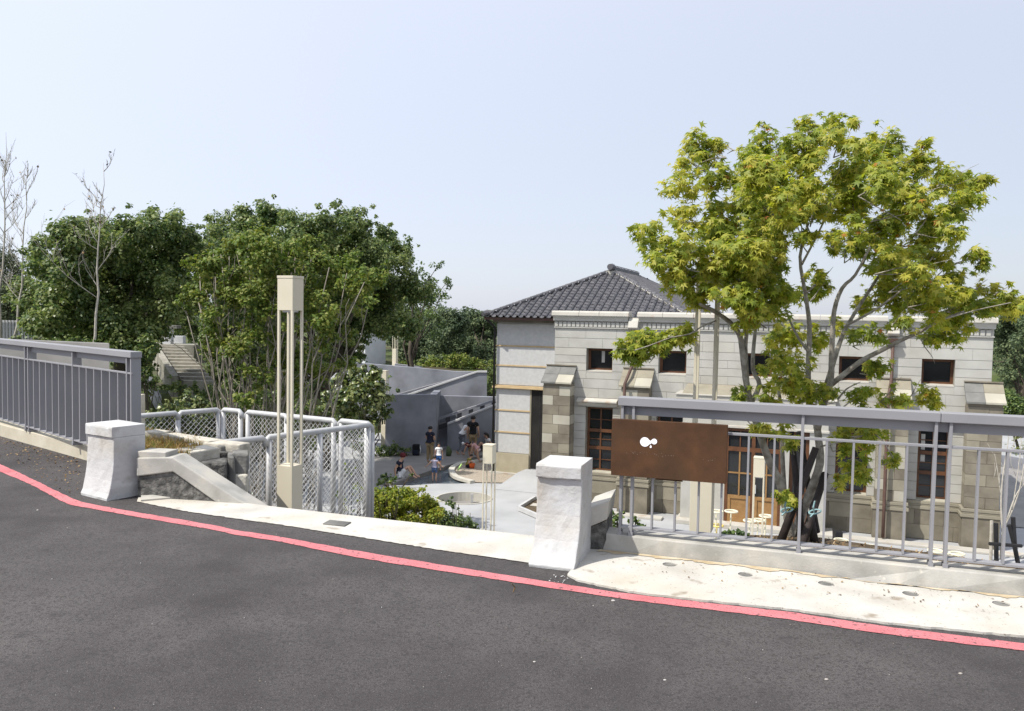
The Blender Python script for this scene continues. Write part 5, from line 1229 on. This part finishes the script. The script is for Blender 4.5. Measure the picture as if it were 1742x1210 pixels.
for cx, cy, r in [(1040 + a / 2.2407, 160 + b_ / 2.2407, r / 2.2407) for a, b_, r in C8] + PXL:
    off = ((cx - 1390) / 320) ** 2 + ((cy - 400) / 260) ** 2; dy = mrng.uniform(-1, 1) * 1.25 * math.sqrt(max(.06, 1 - min(.95, off)))
    if cx < 1335 and cy > 420: dy = -.35 - abs(dy) * .6
    p = atY(cx, cy, MY + dy); mb_.append((p.x, p.y, p.z, r * (MY + dy) / FPX))
p, d = cloud(mb_, 1.25, mrng, .2, 8, .6, .070)
n = len(p)
nrm = d * .55 + np.array([-.15, -.25, .75]) + mrng.normal(size=(n, 3)) * .38
tip = d * .6 + np.array([0, -.1, -.85]) + mrng.normal(size=(n, 3)) * .45
size = .068 * mrng.uniform(.6, 1.3, n)
R_ = frames(nrm, tip, mrng)
score = size / p[:, 1] + mrng.uniform(0, .0008, n) + (p[:, 1] < MY - .5) * .0015
top_i = np.argsort(-score)[:290]; rest = np.ones(n, bool); rest[top_i] = False
red = mrng.random(n) < .012
v, f = leaves_np(p[rest & ~red], nrm[rest & ~red], tip[rest & ~red], size[rest & ~red], STAR, mrng); fast_mesh('foliage', v, f, M_maple, mp, 'stuff')
v, f = leaves_np(p[rest & red], nrm[rest & red], tip[rest & red], size[rest & red] * .8, STAR, mrng); fast_mesh('turning_foliage', v, f, M_redleaf, mp, 'stuff')
lm = bpy.data.meshes.new('leaf'); lm.from_pydata(STAR[0].tolist(), [], STAR[1]); lm.materials.append(M_maple)
for i in top_i:
    mw = Matrix(R_[i].tolist()).to_4x4() @ Matrix.Scale(float(size[i]), 4); mw.translation = Vector(p[i]); inst('leaf', lm, mp, mw)
# petioles / twiglets for the crown
tw_ = MB()
for b in mb_:
    for k in range(2):
        e = Vector(b[:3]) + Vector((mrng.normal(), mrng.normal(), mrng.normal())) * b[3] * .6; s0 = Vector(b[:3]) + (Vector((mp.location.x + .1, mp.location.y, b[2] - .4)) - Vector(b[:3])).normalized() * b[3] * 1.4
        tw_.tube(wob(s0, e, 3, .06), [.008, .006, .004, .002], 5)
tw_.build('twigs', M_bark, mp)['kind'] = 'stuff'
# stakes and ties
for (a, b_, ya, yb, r_, lab) in [((1330, 916), (1388, 762), 9.15, 9.3, .045, 'dark tarred stake leaning right, leftmost at its foot'), ((1366, 922), (1404, 806), 9.0, 9.5, .045, 'dark tarred stake crossing in front of the tree from lower middle to right'),
                                ((1358, 850), (1346, 735), 9.55, 9.8, .04, 'upright dark stake behind the crossing stakes, on their left'), ((1376, 830), (1359, 735), 9.7, 9.6, .038, 'upright dark stake nearest the middle of the tree'), ((1386, 925), (1378, 870), 9.2, 9.3, .045, 'short dark stake at the right foot of the tree')]:
    q0, q1 = atY(*a, ya), atY(*b_, yb); dd = (q0 - q1).normalized()
    if q0.z > PBZ: q0 = q0 + dd * ((q0.z - PBZ + .05) / max(.3, -dd.z))
    tag(MB().tube([q0, q0.lerp(q1, .5), q1], [r_ * 1.1, r_, r_ * .9], 8).build('tree_stake', M_stake, smooth=True), lab, 'stake', 'stakes propping the star-leaved tree')
for a, lab in (((1340, 869), 'knotted teal ribbon on the left stem of the star-leaved tree'), ((1388, 872), 'teal ribbon round the crossing stakes')):
    c = atY(*a, 9.0); mb = MB()
    ring = [c + Vector((.065 * math.cos(t_), .045 * math.sin(t_) + .03, .02 * math.sin(t_ + 1))) for t_ in np.linspace(0, 6.0, 12)]; mb.tube(ring, .009, 5)
    mb.tube([c + Vector((-.03, -.03, .0)), c + Vector((-.05, -.05, .07)), c + Vector((-.035, -.05, .14))], [.007, .011, .009], 5); mb.tube([c + Vector((-.03, -.03, .0)), c + Vector((-.08, -.05, -.04))], [.007, .009], 5)
    tag(mb.build('ribbon_tie', M_tie), lab, 'ribbon')
# sapling at the right edge
sp = thing('bare_sapling', 'thin bare sapling propped by a black frame at the right edge', 'tree', onz(1705, 958, 0))
random.seed(9); srng = np.random.default_rng(9); mb = MB(); YP = 20.4
def pl_(pts, r0_, r1_, dy=0):
    P = smoothpts([atY(x, y, YP + dy) for x, y in pts], 3); mb.tube(P, [r0_ + (r1_ - r0_) * i / (len(P) - 1) for i in range(len(P))], 6)
pl_([(1703, 952), (1706, 905), (1722, 868), (1735, 830), (1742, 790)], .035, .01); pl_([(1706, 905), (1703, 860), (1706, 810), (1714, 760), (1716, 735)], .03, .006)
pl_([(1712, 888), (1727, 845), (1745, 820), (1765, 800)], .02, .006); pl_([(1704, 850), (1697, 800), (1692, 772)], .015, .005); pl_([(1708, 800), (1722, 765), (1728, 740)], .014, .005, .3); pl_([(1722, 868), (1732, 800), (1737, 750)], .014, .005, -.2); pl_([(1735, 830), (1755, 780), (1760, 750)], .012, .005)
for k in range(26):
    x, y = srng.uniform(1690, 1770), srng.uniform(735, 830); pl_([(x, y), (x + srng.normal() * 6, y - 22)], .007, .003, srng.normal() * .3)
mb.build('trunk', M_palebark, sp, smooth=True)
pr = thing('tree_prop', 'black timber prop frame around the bare sapling', 'stake frame', onz(1700, 958, 0)); mb = MB()
for pts in ([(1694, 890), (1695, 962)], [(1717, 893), (1725, 925), (1733, 965)], [(1723, 880), (1726, 928)]):
    MB().tube([atY(x, y, YP - .15) for x, y in pts], .055, 7).build('leg', M_black, pr)
MB().tube([atY(1683, 925, YP - .28), atY(1738, 929, YP - .28)], .045, 7).build('crossbar', M_black, pr); MB().tube([atY(1687, 886, YP + .1), atY(1685, 960, YP + .1)], .04, 7).build('leg', M_palebark, pr)
# slope with pale gravel and grasses right of the hall
ps = thing('garden_shrub', 'feathery dry shrub right of the hall, behind the bare sapling', 'shrub', atY(1725, 760, 30))
rb_ = pxblobs([(1725, 738, 12), (1742, 745, 20), (1722, 765, 10), (1748, 770, 20)], 30, .5, np.random.default_rng(3)); foliage('leaves', ps, rb_, .6, .09, M_crepe, tmpl_quad(.15), 91, 6)
a = atY(1705, 800, 33); tag(MB().prism([atY(1706, 775, 34), atY(1800, 790, 32), atY(1800, 870, 32), atY(1706, 860, 34)], (0, .3, 0)).build('garden_wall', M_ramp), 'grey wall at the right edge behind the bare sapling', 'wall')
tag(MB().prism([Vector((14.6, 24, .02)), Vector((30, 19, .02)), Vector((30, 34, .02)), Vector((17, 34, .02))], Z * .002).build('side_path', M_wetpave), None, None, None, 'structure')
# ------------------------------------------------------------------ ring stools on the plaza
def stool(p, h, mat, label):
    t = thing('ring_stool', label, 'stool', (p.x, p.y, 0), 0, 'thin ring stools in front of the hall')
    mb = MB(); N_ = 20; r_ = .165
    P = [Vector((p.x + r_ * math.cos(a), p.y + r_ * math.sin(a), h)) for a in np.linspace(0, 2 * math.pi, N_ + 1)]
    mb.tube(P, .022, 6, cap=False); mb.build('seat_ring', mat, t, smooth=True)
    MB().tube([(p.x, p.y + .02, h + .0), (p.x - .01, p.y + .02, .01)], .02, 6).build('leg', mat, t)
    MB().tube([(p.x - r_, p.y, h), (p.x + r_, p.y, h)], .012, 5).build('brace', mat, t)
    MB().ball((p.x, p.y + .02, .012), .12, 10, 4, (1, 1, .1)).build('foot_plate', mat, t)
for (x, y, h, mt, lab) in [(1244, 870, .78, M_palestool, 'ring stool standing alone before the left half of the wooden door'), (1219, 870, .80, M_palestool, 'ring stool half hidden by the base of the largest lamp'), (1220, 894, .40, M_yellow, 'low yellow ring stool under a taller one by the largest lamp'),
                           (1276, 886, .66, M_palestool, 'ring stool left of the pair before the lamp at the door'), (1290, 885, .66, M_palestool, 'ring stool directly below the lamp at the door'), (1303, 878, .72, M_palestool, 'ring stool right of the lamp at the door')]:
    stool(onz(x, y, h), h, mt, lab)
for (x, y, h, lab) in [(1431, 919, .45, 'low ring stool beside the tree stakes, near the black box'), (1480, 930, .42, 'low ring stool second from the tree, behind the bars'), (1486, 934, .40, 'low ring stool nearly overlapping the second from the tree'), (1591, 937, .40, 'low ring stool behind the double railing post'), (1628, 942, .40, 'ring stool at the right end of the low row'), (1618, 946, .36, 'lowest ring stool in front of the one at the right end')]:
    stool(onz(x, y, h), h, M_palestool, lab)
c = onz(1427, 928, 0); tag(MB().box(c.x - .1, c.x + .1, c.y, c.y + .2, 0, .36).build('planter_box', M_black, bev=.01), 'small black box on the paving right of the tree stakes', 'box')
c = onz(1690, 800, 0)
# ------------------------------------------------------------------ people
def rootat(bm_pts): pass
def skin_obj(name, V_, E_, R_, roots, mat, parent, sub=1):
    me = bpy.data.meshes.new(name); inv = WM[parent].inverted()
    me.from_pydata([inv @ Vector(p) for p in V_], E_, []); me.update(); o = link_mesh(name, me, mat, parent)
    o.modifiers.new('skin', 'SKIN'); me.skin_vertices.new() if not me.skin_vertices else None
    d_ = me.skin_vertices[0].data
    for i, r in enumerate(R_): d_[i].radius = (r, r); d_[i].use_root = i in roots
    o.modifiers['skin'].use_smooth_shade = True
    if sub: s_ = o.modifiers.new('subd', 'SUBSURF'); s_.levels = sub; s_.render_levels = sub
    return o
def person(label, loc, face, H, shirt, bottom, longpants=False, pose=None, cap=None, hair='short', sleeve=.5, hairmat=None, eyes=False, dress=False):
    t = thing('person', label, 'person', loc, face - math.pi / 2)
    M_ = WM[t]
    J = dict(pel=(0, 0, .53), spi=(0, 0, .64), che=(0, .005, .755), nec=(0, 0, .835), hd0=(0, .012, .875), hd1=(0, .015, .925), hd2=(0, .01, .965))
    for s_, k in ((1, 'R'), (-1, 'L')):
        J.update({'sh' + k: (s_ * .105, 0, .795), 'el' + k: (s_ * .135, -.01, .63), 'wr' + k: (s_ * .14, .05, .49), 'ha' + k: (s_ * .14, .065, .445),
                  'hi' + k: (s_ * .052, 0, .505), 'kn' + k: (s_ * .058, .012, .285), 'an' + k: (s_ * .06, -.01, .045), 'to' + k: (s_ * .068, .085, .018)})
    J.update(pose or {})
    R = dict(pel=.072, spi=.062, che=.072, nec=.030, hd0=.044, hd1=.056, hd2=.040)
    for k in 'RL': R.update({'sh' + k: .040, 'el' + k: .027, 'wr' + k: .017, 'ha' + k: .018, 'hi' + k: .058, 'kn' + k: .036, 'an' + k: .022, 'to' + k: .020})
    pt = {k: M_ @ (Vector(v_) * H) for k, v_ in J.items()}
    names = list(J); ix = {k: i for i, k in enumerate(names)}
    E_ = [('pel', 'spi'), ('spi', 'che'), ('che', 'nec'), ('nec', 'hd0'), ('hd0', 'hd1'), ('hd1', 'hd2')]
    for k in 'RL': E_ += [('che', 'sh' + k), ('sh' + k, 'el' + k), ('el' + k, 'wr' + k), ('wr' + k, 'ha' + k), ('pel', 'hi' + k), ('hi' + k, 'kn' + k), ('kn' + k, 'an' + k), ('an' + k, 'to' + k)]
    V_ = [pt[k] for k in names]; Ei = [(ix[a], ix[b_]) for a, b_ in E_]; Rr = [R[k] * H for k in names]; roots = {ix['pel']}
    fwd = M_.to_3x3() @ Vector((0, 1, 0))
    # nose, ears, fingers
    hdv = (pt['hd2'] - pt['hd0']).normalized(); fdir = (fwd - hdv * fwd.dot(hdv)).normalized(); sdir = fdir.cross(hdv)
    def chain(pts, rs):
        i0 = len(V_); V_.extend(pts); Rr.extend(rs); roots.add(i0)
        for j in range(len(pts) - 1): Ei.append((i0 + j, i0 + j + 1))
    hc = pt['hd1']
    chain([hc + fdir * .045 * H, hc + fdir * .063 * H - hdv * .012 * H], [.008 * H, .009 * H])
    for s_ in (1, -1): chain([hc + sdir * s_ * .05 * H, hc + sdir * s_ * .062 * H + hdv * .012 * H], [.009 * H, .008 * H])
    for k in 'RL':
        w0, h0 = pt['wr' + k], pt['ha' + k]; d_ = (h0 - w0).normalized(); sd = d_.cross(fwd); sd = sd.normalized() if sd.length > .1 else sdir; inn = d_.cross(sd)
        for j in range(4):
            o_ = sd * (j - 1.5) * .009 * H; L_ = (.034, .040, .037, .028)[j] * H
            chain([h0 + o_ * .8, h0 + o_ + d_ * L_ * .6, h0 + o_ + d_ * L_ + inn * .008 * H], [.0055 * H, .005 * H, .004 * H])
        th = sd * (-1.9) * .009 * H
        chain([w0.lerp(h0, .5), w0.lerp(h0, .8) + th, w0.lerp(h0, 1.3) + th * 1.25], [.006 * H, .006 * H, .005 * H])
    skin_obj('body', V_, Ei, Rr, roots, M_skin, t)
    def garment(name, ks, es, rr, mat):
        ii = {k: i for i, k in enumerate(ks)}; skin_obj(name, [gp_[k] for k in ks], [(ii[a], ii[b_]) for a, b_ in es], [rr[k] * H for k in ks], {0}, mat, t)
    gp_ = dict(pt)
    for k in 'RL': gp_['sl' + k] = pt['sh' + k].lerp(pt['el' + k], sleeve); gp_['le' + k] = pt['hi' + k].lerp(pt['kn' + k], .8) if not longpants else pt['kn' + k].lerp(pt['an' + k], .85)
    gp_['col'] = pt['che'].lerp(pt['nec'], .62); gp_['hem'] = pt['spi'].lerp(pt['pel'], .75)
    rr = {'hem': .090, 'spi': .086, 'che': .100, 'col': .050, 'shR': .054, 'shL': .054, 'slR': .042, 'slL': .042}
    ks = ['spi', 'hem', 'che', 'col', 'shR', 'slR', 'shL', 'slL']; es = [('hem', 'spi'), ('spi', 'che'), ('che', 'col'), ('col', 'shR'), ('shR', 'slR'), ('col', 'shL'), ('shL', 'slL')]
    garment('shirt', ks, es, rr, shirt)
    if dress:
        gp_['hm2'] = pt['pel'] + (pt['pel'] - pt['spi']) * 1.2; garment('skirt', ['pel', 'hm2'], [('pel', 'hm2')], {'pel': .085, 'hm2': .12}, bottom)
    else:
        ks = ['pel'] + [a + k for k in 'RL' for a in (('hi', 'le') if not longpants else ('hi', 'kn', 'le'))]
        es = [('pel', 'hiR'), ('pel', 'hiL')] + [e for k in 'RL' for e in ([('hi' + k, 'le' + k)] if not longpants else [('hi' + k, 'kn' + k), ('kn' + k, 'le' + k)])]
        garment('trousers' if longpants else 'shorts', ks, es, {'pel': .079, 'hiR': .066, 'hiL': .066, 'knR': .048, 'knL': .048, 'leR': .050 if not longpants else .04, 'leL': .050 if not longpants else .04}, bottom)
    # hair: cap over crown and back
    hm = hairmat or M_hair; hb = MB(); c_ = hc + hdv * .012 * H - fdir * .010 * H; r_ = .066 * H
    for i in range(6):
        for k in range(12):
            pass
    Q = []; F_ = []
    for i in range(6):
        a = rad(8 + 20 * i)
        for k in range(12):
            b_ = 2 * math.pi * k / 12; front = max(0, math.cos(b_)); aa = a * (1 - .42 * front)
            Q.append(c_ + (fdir * math.sin(aa) * math.cos(b_) + sdir * math.sin(aa) * math.sin(b_) + hdv * math.cos(aa)) * r_)
    for i in range(5):
        for k in range(12): F_.append((i * 12 + k, i * 12 + (k + 1) % 12, (i + 1) * 12 + (k + 1) % 12, (i + 1) * 12 + k))
    F_.append(tuple(range(12))[::-1]); hb.add(Q, F_)
    if hair == 'long': hb.tube([c_ - fdir * r_ * .6, c_ - fdir * r_ * .9 - hdv * .06 * H, c_ - fdir * r_ * .8 - hdv * .13 * H], [.045 * H, .045 * H, .02 * H], 8)
    if hair == 'bun': hb.ball(c_ - fdir * r_ * 1.05 + hdv * .02 * H, .028 * H)
    hb.build('hair', hm, t, smooth=True)
    if cap:
        cb = MB(); cb.ball(c_ + hdv * .012 * H, r_ * 1.08, 12, 6, (1, 1, .9)); e = c_ + fdir * r_ * .8 + hdv * .018 * H
        cb.prism([e - sdir * .04 * H, e + sdir * .04 * H, e + sdir * .03 * H + fdir * .055 * H - hdv * .01 * H, e - sdir * .03 * H + fdir * .055 * H - hdv * .01 * H], hdv * .006 * H); cb.build('cap', cap, t, smooth=True)
    if eyes:
        for s_ in (1, -1): MB().ball(hc + fdir * .054 * H + sdir * s_ * .02 * H + hdv * .006 * H, .006 * H, 6, 4).build('eye', M_black, t)
        MB().ball(hc + fdir * .052 * H - hdv * .028 * H, .011 * H, 6, 4, (1, .6, .35)).build('mouth', M_redleaf, t)
    return t
navy, white, grey, khaki, denim, pink, olive = cloth('navy_cloth', (.018, .020, .038)), cloth('white_cloth', (.72, .72, .72)), cloth('grey_denim', (.17, .18, .21)), cloth('khaki_cloth', (.30, .225, .13)), cloth('blue_denim', (.07, .12, .24)), cloth('pink_cloth', (.60, .35, .36)), cloth('olive_cloth', (.22, .19, .04))
blackc, lilac, blue, maroon = cloth('black_cloth', (.012, .012, .014)), cloth('lilac_grey_cloth', (.33, .31, .40)), cloth('blue_cloth', (.06, .15, .38)), cloth('maroon_cloth', (.10, .018, .02))
deg = rad
def onpl(px, py, z=0): return onz(px, py, z)
sit = {'pel': (0, 0, .09), 'spi': (0, -.03, .20), 'che': (0, -.03, .31), 'nec': (0, .0, .39), 'hd0': (0, .03, .43), 'hd1': (0, .045, .48), 'hd2': (0, .045, .52), 'shR': (.1, -.02, .35), 'shL': (-.1, -.02, .35), 'elR': (.14, -.10, .21), 'elL': (-.14, -.10, .21), 'wrR': (.13, -.09, .08), 'wrL': (-.13, -.09, .08), 'haR': (.13, -.07, .03), 'haL': (-.13, -.07, .03), 'hiR': (.055, .02, .085), 'hiL': (-.055, .02, .085), 'knR': (.06, .17, .27), 'knL': (-.06, .19, .26), 'anR': (.06, .30, .05), 'anL': (-.06, .33, .05), 'toR': (.06, .39, .02), 'toL': (-.06, .42, .02)}
person('person in a navy top and white shorts sitting with knees up at the water edge', onpl(682, 815) + Z * .05, deg(-8), 1.62, navy, white, pose=sit, cap=maroon, hair='short', hairmat=maroon)
person('person in a navy T-shirt and khaki trousers standing with folded arms near the backpack', onpl(731, 788), deg(60), 1.5, navy, khaki, longpants=True, pose={'elR': (.14, .03, .64), 'wrR': (.06, .13, .62), 'haR': (.0, .14, .62), 'elL': (-.14, .03, .64), 'wrL': (-.06, .12, .60), 'haL': (0, .13, .60)})
person('child in a white T-shirt and blue shorts facing the camera at the water', onpl(746, 800), deg(-80), 1.05, white, blue, eyes=True)
person('small child seen from behind in a lilac tank top, arms spread, wading', onpl(739, 817) - Z * .06, deg(80), .95, lilac, denim, sleeve=.25, pose={'elR': (.20, .0, .69), 'wrR': (.27, .04, .60), 'haR': (.30, .05, .57), 'elL': (-.22, 0, .68), 'wrL': (-.32, .03, .58), 'haL': (-.36, .04, .55), 'knR': (.07, .01, .28), 'knL': (-.075, .0, .28)})
lean = {'spi': (0, .04, .63), 'che': (0, .12, .72), 'nec': (0, .19, .78), 'hd0': (0, .23, .80), 'hd1': (0, .265, .84), 'hd2': (0, .28, .88), 'shR': (.1, .14, .74), 'shL': (-.1, .14, .74), 'elR': (.12, .19, .58), 'elL': (-.12, .19, .58), 'wrR': (.12, .26, .46), 'wrL': (-.12, .26, .46), 'haR': (.12, .28, .42), 'haL': (-.12, .28, .42), 'knR': (.06, .07, .29), 'anL': (-.06, -.12, .05), 'toL': (-.06, -.03, .02), 'knL': (-.06, -.01, .27)}
person('person in a white T-shirt and grey jeans leaning forward beside the ramp', onpl(785, 774), deg(20), 1.58, white, grey, longpants=True, pose=lean, hair='long')
person('tall person seen from behind in a black T-shirt and khaki shorts by the ramp', onpl(804, 776), deg(85), 1.72, blackc, khaki, pose={'wrR': (.14, .06, .52), 'haR': (.13, .08, .48)})
bend = dict(lean); bend.update({'che': (0, .16, .66), 'nec': (0, .24, .68), 'hd0': (0, .28, .68), 'hd1': (0, .32, .69), 'hd2': (0, .35, .71), 'spi': (0, .06, .61), 'shR': (.1, .18, .66), 'shL': (-.1, .18, .66), 'elR': (.12, .22, .50), 'elL': (-.12, .22, .50), 'wrR': (.1, .26, .36), 'wrL': (-.1, .26, .36), 'haR': (.1, .27, .31), 'haL': (-.1, .27, .31)})
person('child in a pale pink dress bending over left of the cream lamp', onpl(813, 787), deg(165), 1.05, pink, cloth('pale_pink_cloth', (.62, .48, .50)), pose=bend, dress=True, hair='bun')
person('child in a white sun hat crouching below the tall person in black', onpl(800, 781), deg(190), .92, maroon, khaki, pose=bend, cap=white)
crouch = {'pel': (0, -.02, .16), 'spi': (0, .0, .27), 'che': (0, .05, .37), 'nec': (0, .09, .44), 'hd0': (0, .12, .48), 'hd1': (0, .14, .53), 'hd2': (0, .14, .57), 'shR': (.1, .06, .41), 'shL': (-.1, .06, .41), 'elR': (.15, .13, .29), 'elL': (-.15, .13, .29), 'wrR': (.12, .24, .22), 'wrL': (-.12, .24, .22), 'haR': (.11, .28, .20), 'haL': (-.11, .28, .20), 'hiR': (.055, .0, .15), 'hiL': (-.055, .0, .15), 'knR': (.09, .2, .25), 'knL': (-.09, .2, .25), 'anR': (.08, .07, .04), 'anL': (-.08, .07, .04), 'toR': (.09, .16, .02), 'toL': (-.09, .16, .02)}
person('small child in an olive top crouching in the water next to the orange pail', onpl(796, 797) - Z * .05, deg(20), 1.0, olive, navy, pose=crouch)
person('person in a white top with long dark hair sitting by the ramp wall', onpl(828, 768), deg(200), 1.5, white, navy, pose=sit, hair='long')
person('person in a pink top sitting rightmost against the ramp wall', onpl(840, 766), deg(200), 1.45, pink, grey, pose=sit, hair='short')
c = onz(708, 775, .0)
bpk = thing('backpack', 'dark backpack with pale trim standing on the damp terrace', 'backpack', c)
MB().box(c.x - .16, c.x + .16, c.y - .1, c.y + .1, .01, .48).build('body', blackc, bpk, bev=.06, seg=3)
MB().box(c.x - .12, c.x + .12, c.y - .16, c.y - .105, .05, .25).build('front_pocket', navy, bpk, bev=.03)
for s_ in (-.14, .15): MB().tube([(c.x + s_, c.y - .02, .06), (c.x + s_ * 1.25, c.y - .06, .25), (c.x + s_, c.y - .02, .44)], .02, 6).build('strap', white if s_ > 0 else grey, bpk)
c = onz(763, 776, 0); tag(MB().tube([(c.x, c.y, .0), (c.x + .02, c.y, .2), (c.x - .02, c.y, .42)], [.10, .13, .05], 8).build('net_bag', M_far, smooth=True), 'pale green net bag standing left of the leaning person', 'bag')
a, c = onz(779, 800, .1), onz(785, 790, .25); tag(MB().tube([a, c], .03, 6).build('pool_toy', cloth('lime_plastic', (.42, .65, .20))), 'lime green toy stick held over the water', 'toy')
c = onz(803, 797, .02)
pail = thing('toy_pail', 'orange toy pail by the crouching child in the water', 'pail', c)
MB().tube([(c.x, c.y, .0), (c.x, c.y, .22)], [.085, .12], 12).build('bucket', cloth('orange_plastic', (.62, .12, .03)), pail, smooth=True)
MB().tube([(c.x + .12 * math.cos(t_), c.y, .22 + .1 * math.sin(t_)) for t_ in np.linspace(0, math.pi, 8)], .008, 5).build('handle', white, pail)
# ------------------------------------------------------------------ litter and crumbs on the road
rng = np.random.default_rng(101)
def scatter(name, pts, sizes, mat, zoff=.012, tmpl=QUAD, flat=.35):
    n = len(pts); P = np.array([tuple(p_) for p_ in pts]); P[:, 2] += zoff
    v, f = leaves_np(P, np.array([0, 0, 1.0]) + rng.normal(size=(n, 3)) * flat, rng.normal(size=(n, 3)), np.array(sizes), tmpl, rng); return fast_mesh(name, v, f, mat, None, 'stuff')
pts = []
while len(pts) < 420:
    x, y = rng.uniform(-40, 240), rng.uniform(725, 865); ky = 742 + x * .282
    if y < ky + 3 or (x > 135): continue
    dd = y - ky
    if y > 785 + x * .49: continue
    if rng.random() < math.exp(-dd / 28): pts.append(onz(x, y, RZ))
scatter('leaf_litter', pts, rng.uniform(.010, .036, len(pts)), M_litter)
pts = [onz(rng.uniform(-100, 1900), rng.uniform(880, 1260), RZ) for _ in range(300)]
pts = [p_ for p_ in pts if p_.y < 6.3]
scatter('road_grit', pts, rng.uniform(.003, .008, len(pts)) , M_debris, .008, QUAD, .8)
pts = [onz(rng.uniform(1040, 1800), rng.uniform(955, 1080), RZ + .015) for _ in range(400)]; pts = [p_ for p_ in pts if (p_ - apron_back[0]).dot(nR) < -.02 and (p_ - apron_back[0]).dot(nR) > -.42]
scatter('apron_crumbs', pts, rng.uniform(.006, .022, len(pts)), M_litter, .006)
pts = [onz(rng.normal(968, 22), rng.normal(984, 5), RZ) for _ in range(46)]
scatter('plaster_crumbs', pts, rng.uniform(.006, .022, len(pts)), M_pillar, .008, QUAD, .3)
for (x, y, r_, lab) in [(1634, 1146, .008, 'small white stone lying on the asphalt at the lower right'), (909, 1126, .006, 'white crumb lying on the asphalt near the bottom middle'), (1131, 1157, .006, 'beige pebble low on the asphalt below the sign'), (1043, 1022, .010, 'white plaster crumb beside the red line below the white pillar'), (1406, 1156, .008, 'beige pebble low on the asphalt, right of the middle'), (64, 868, .008, 'white crumb on the asphalt left of the weathered pillar')]:
    tag(MB().ball(onz(x, y, RZ + r_ * .4), r_, 7, 5, (1.3, .8, .6)).build('pebble', M_debris), lab, 'pebble')
tw = onz(873, 1008, RZ + .02); tag(MB().tube([tw, tw + Vector((.01, .01, .03)), tw + Vector((-.01, .0, .055))], [.004, .005, .003], 5).build('twig', M_litter), 'short dry twig standing on the asphalt below the red line', 'twig')
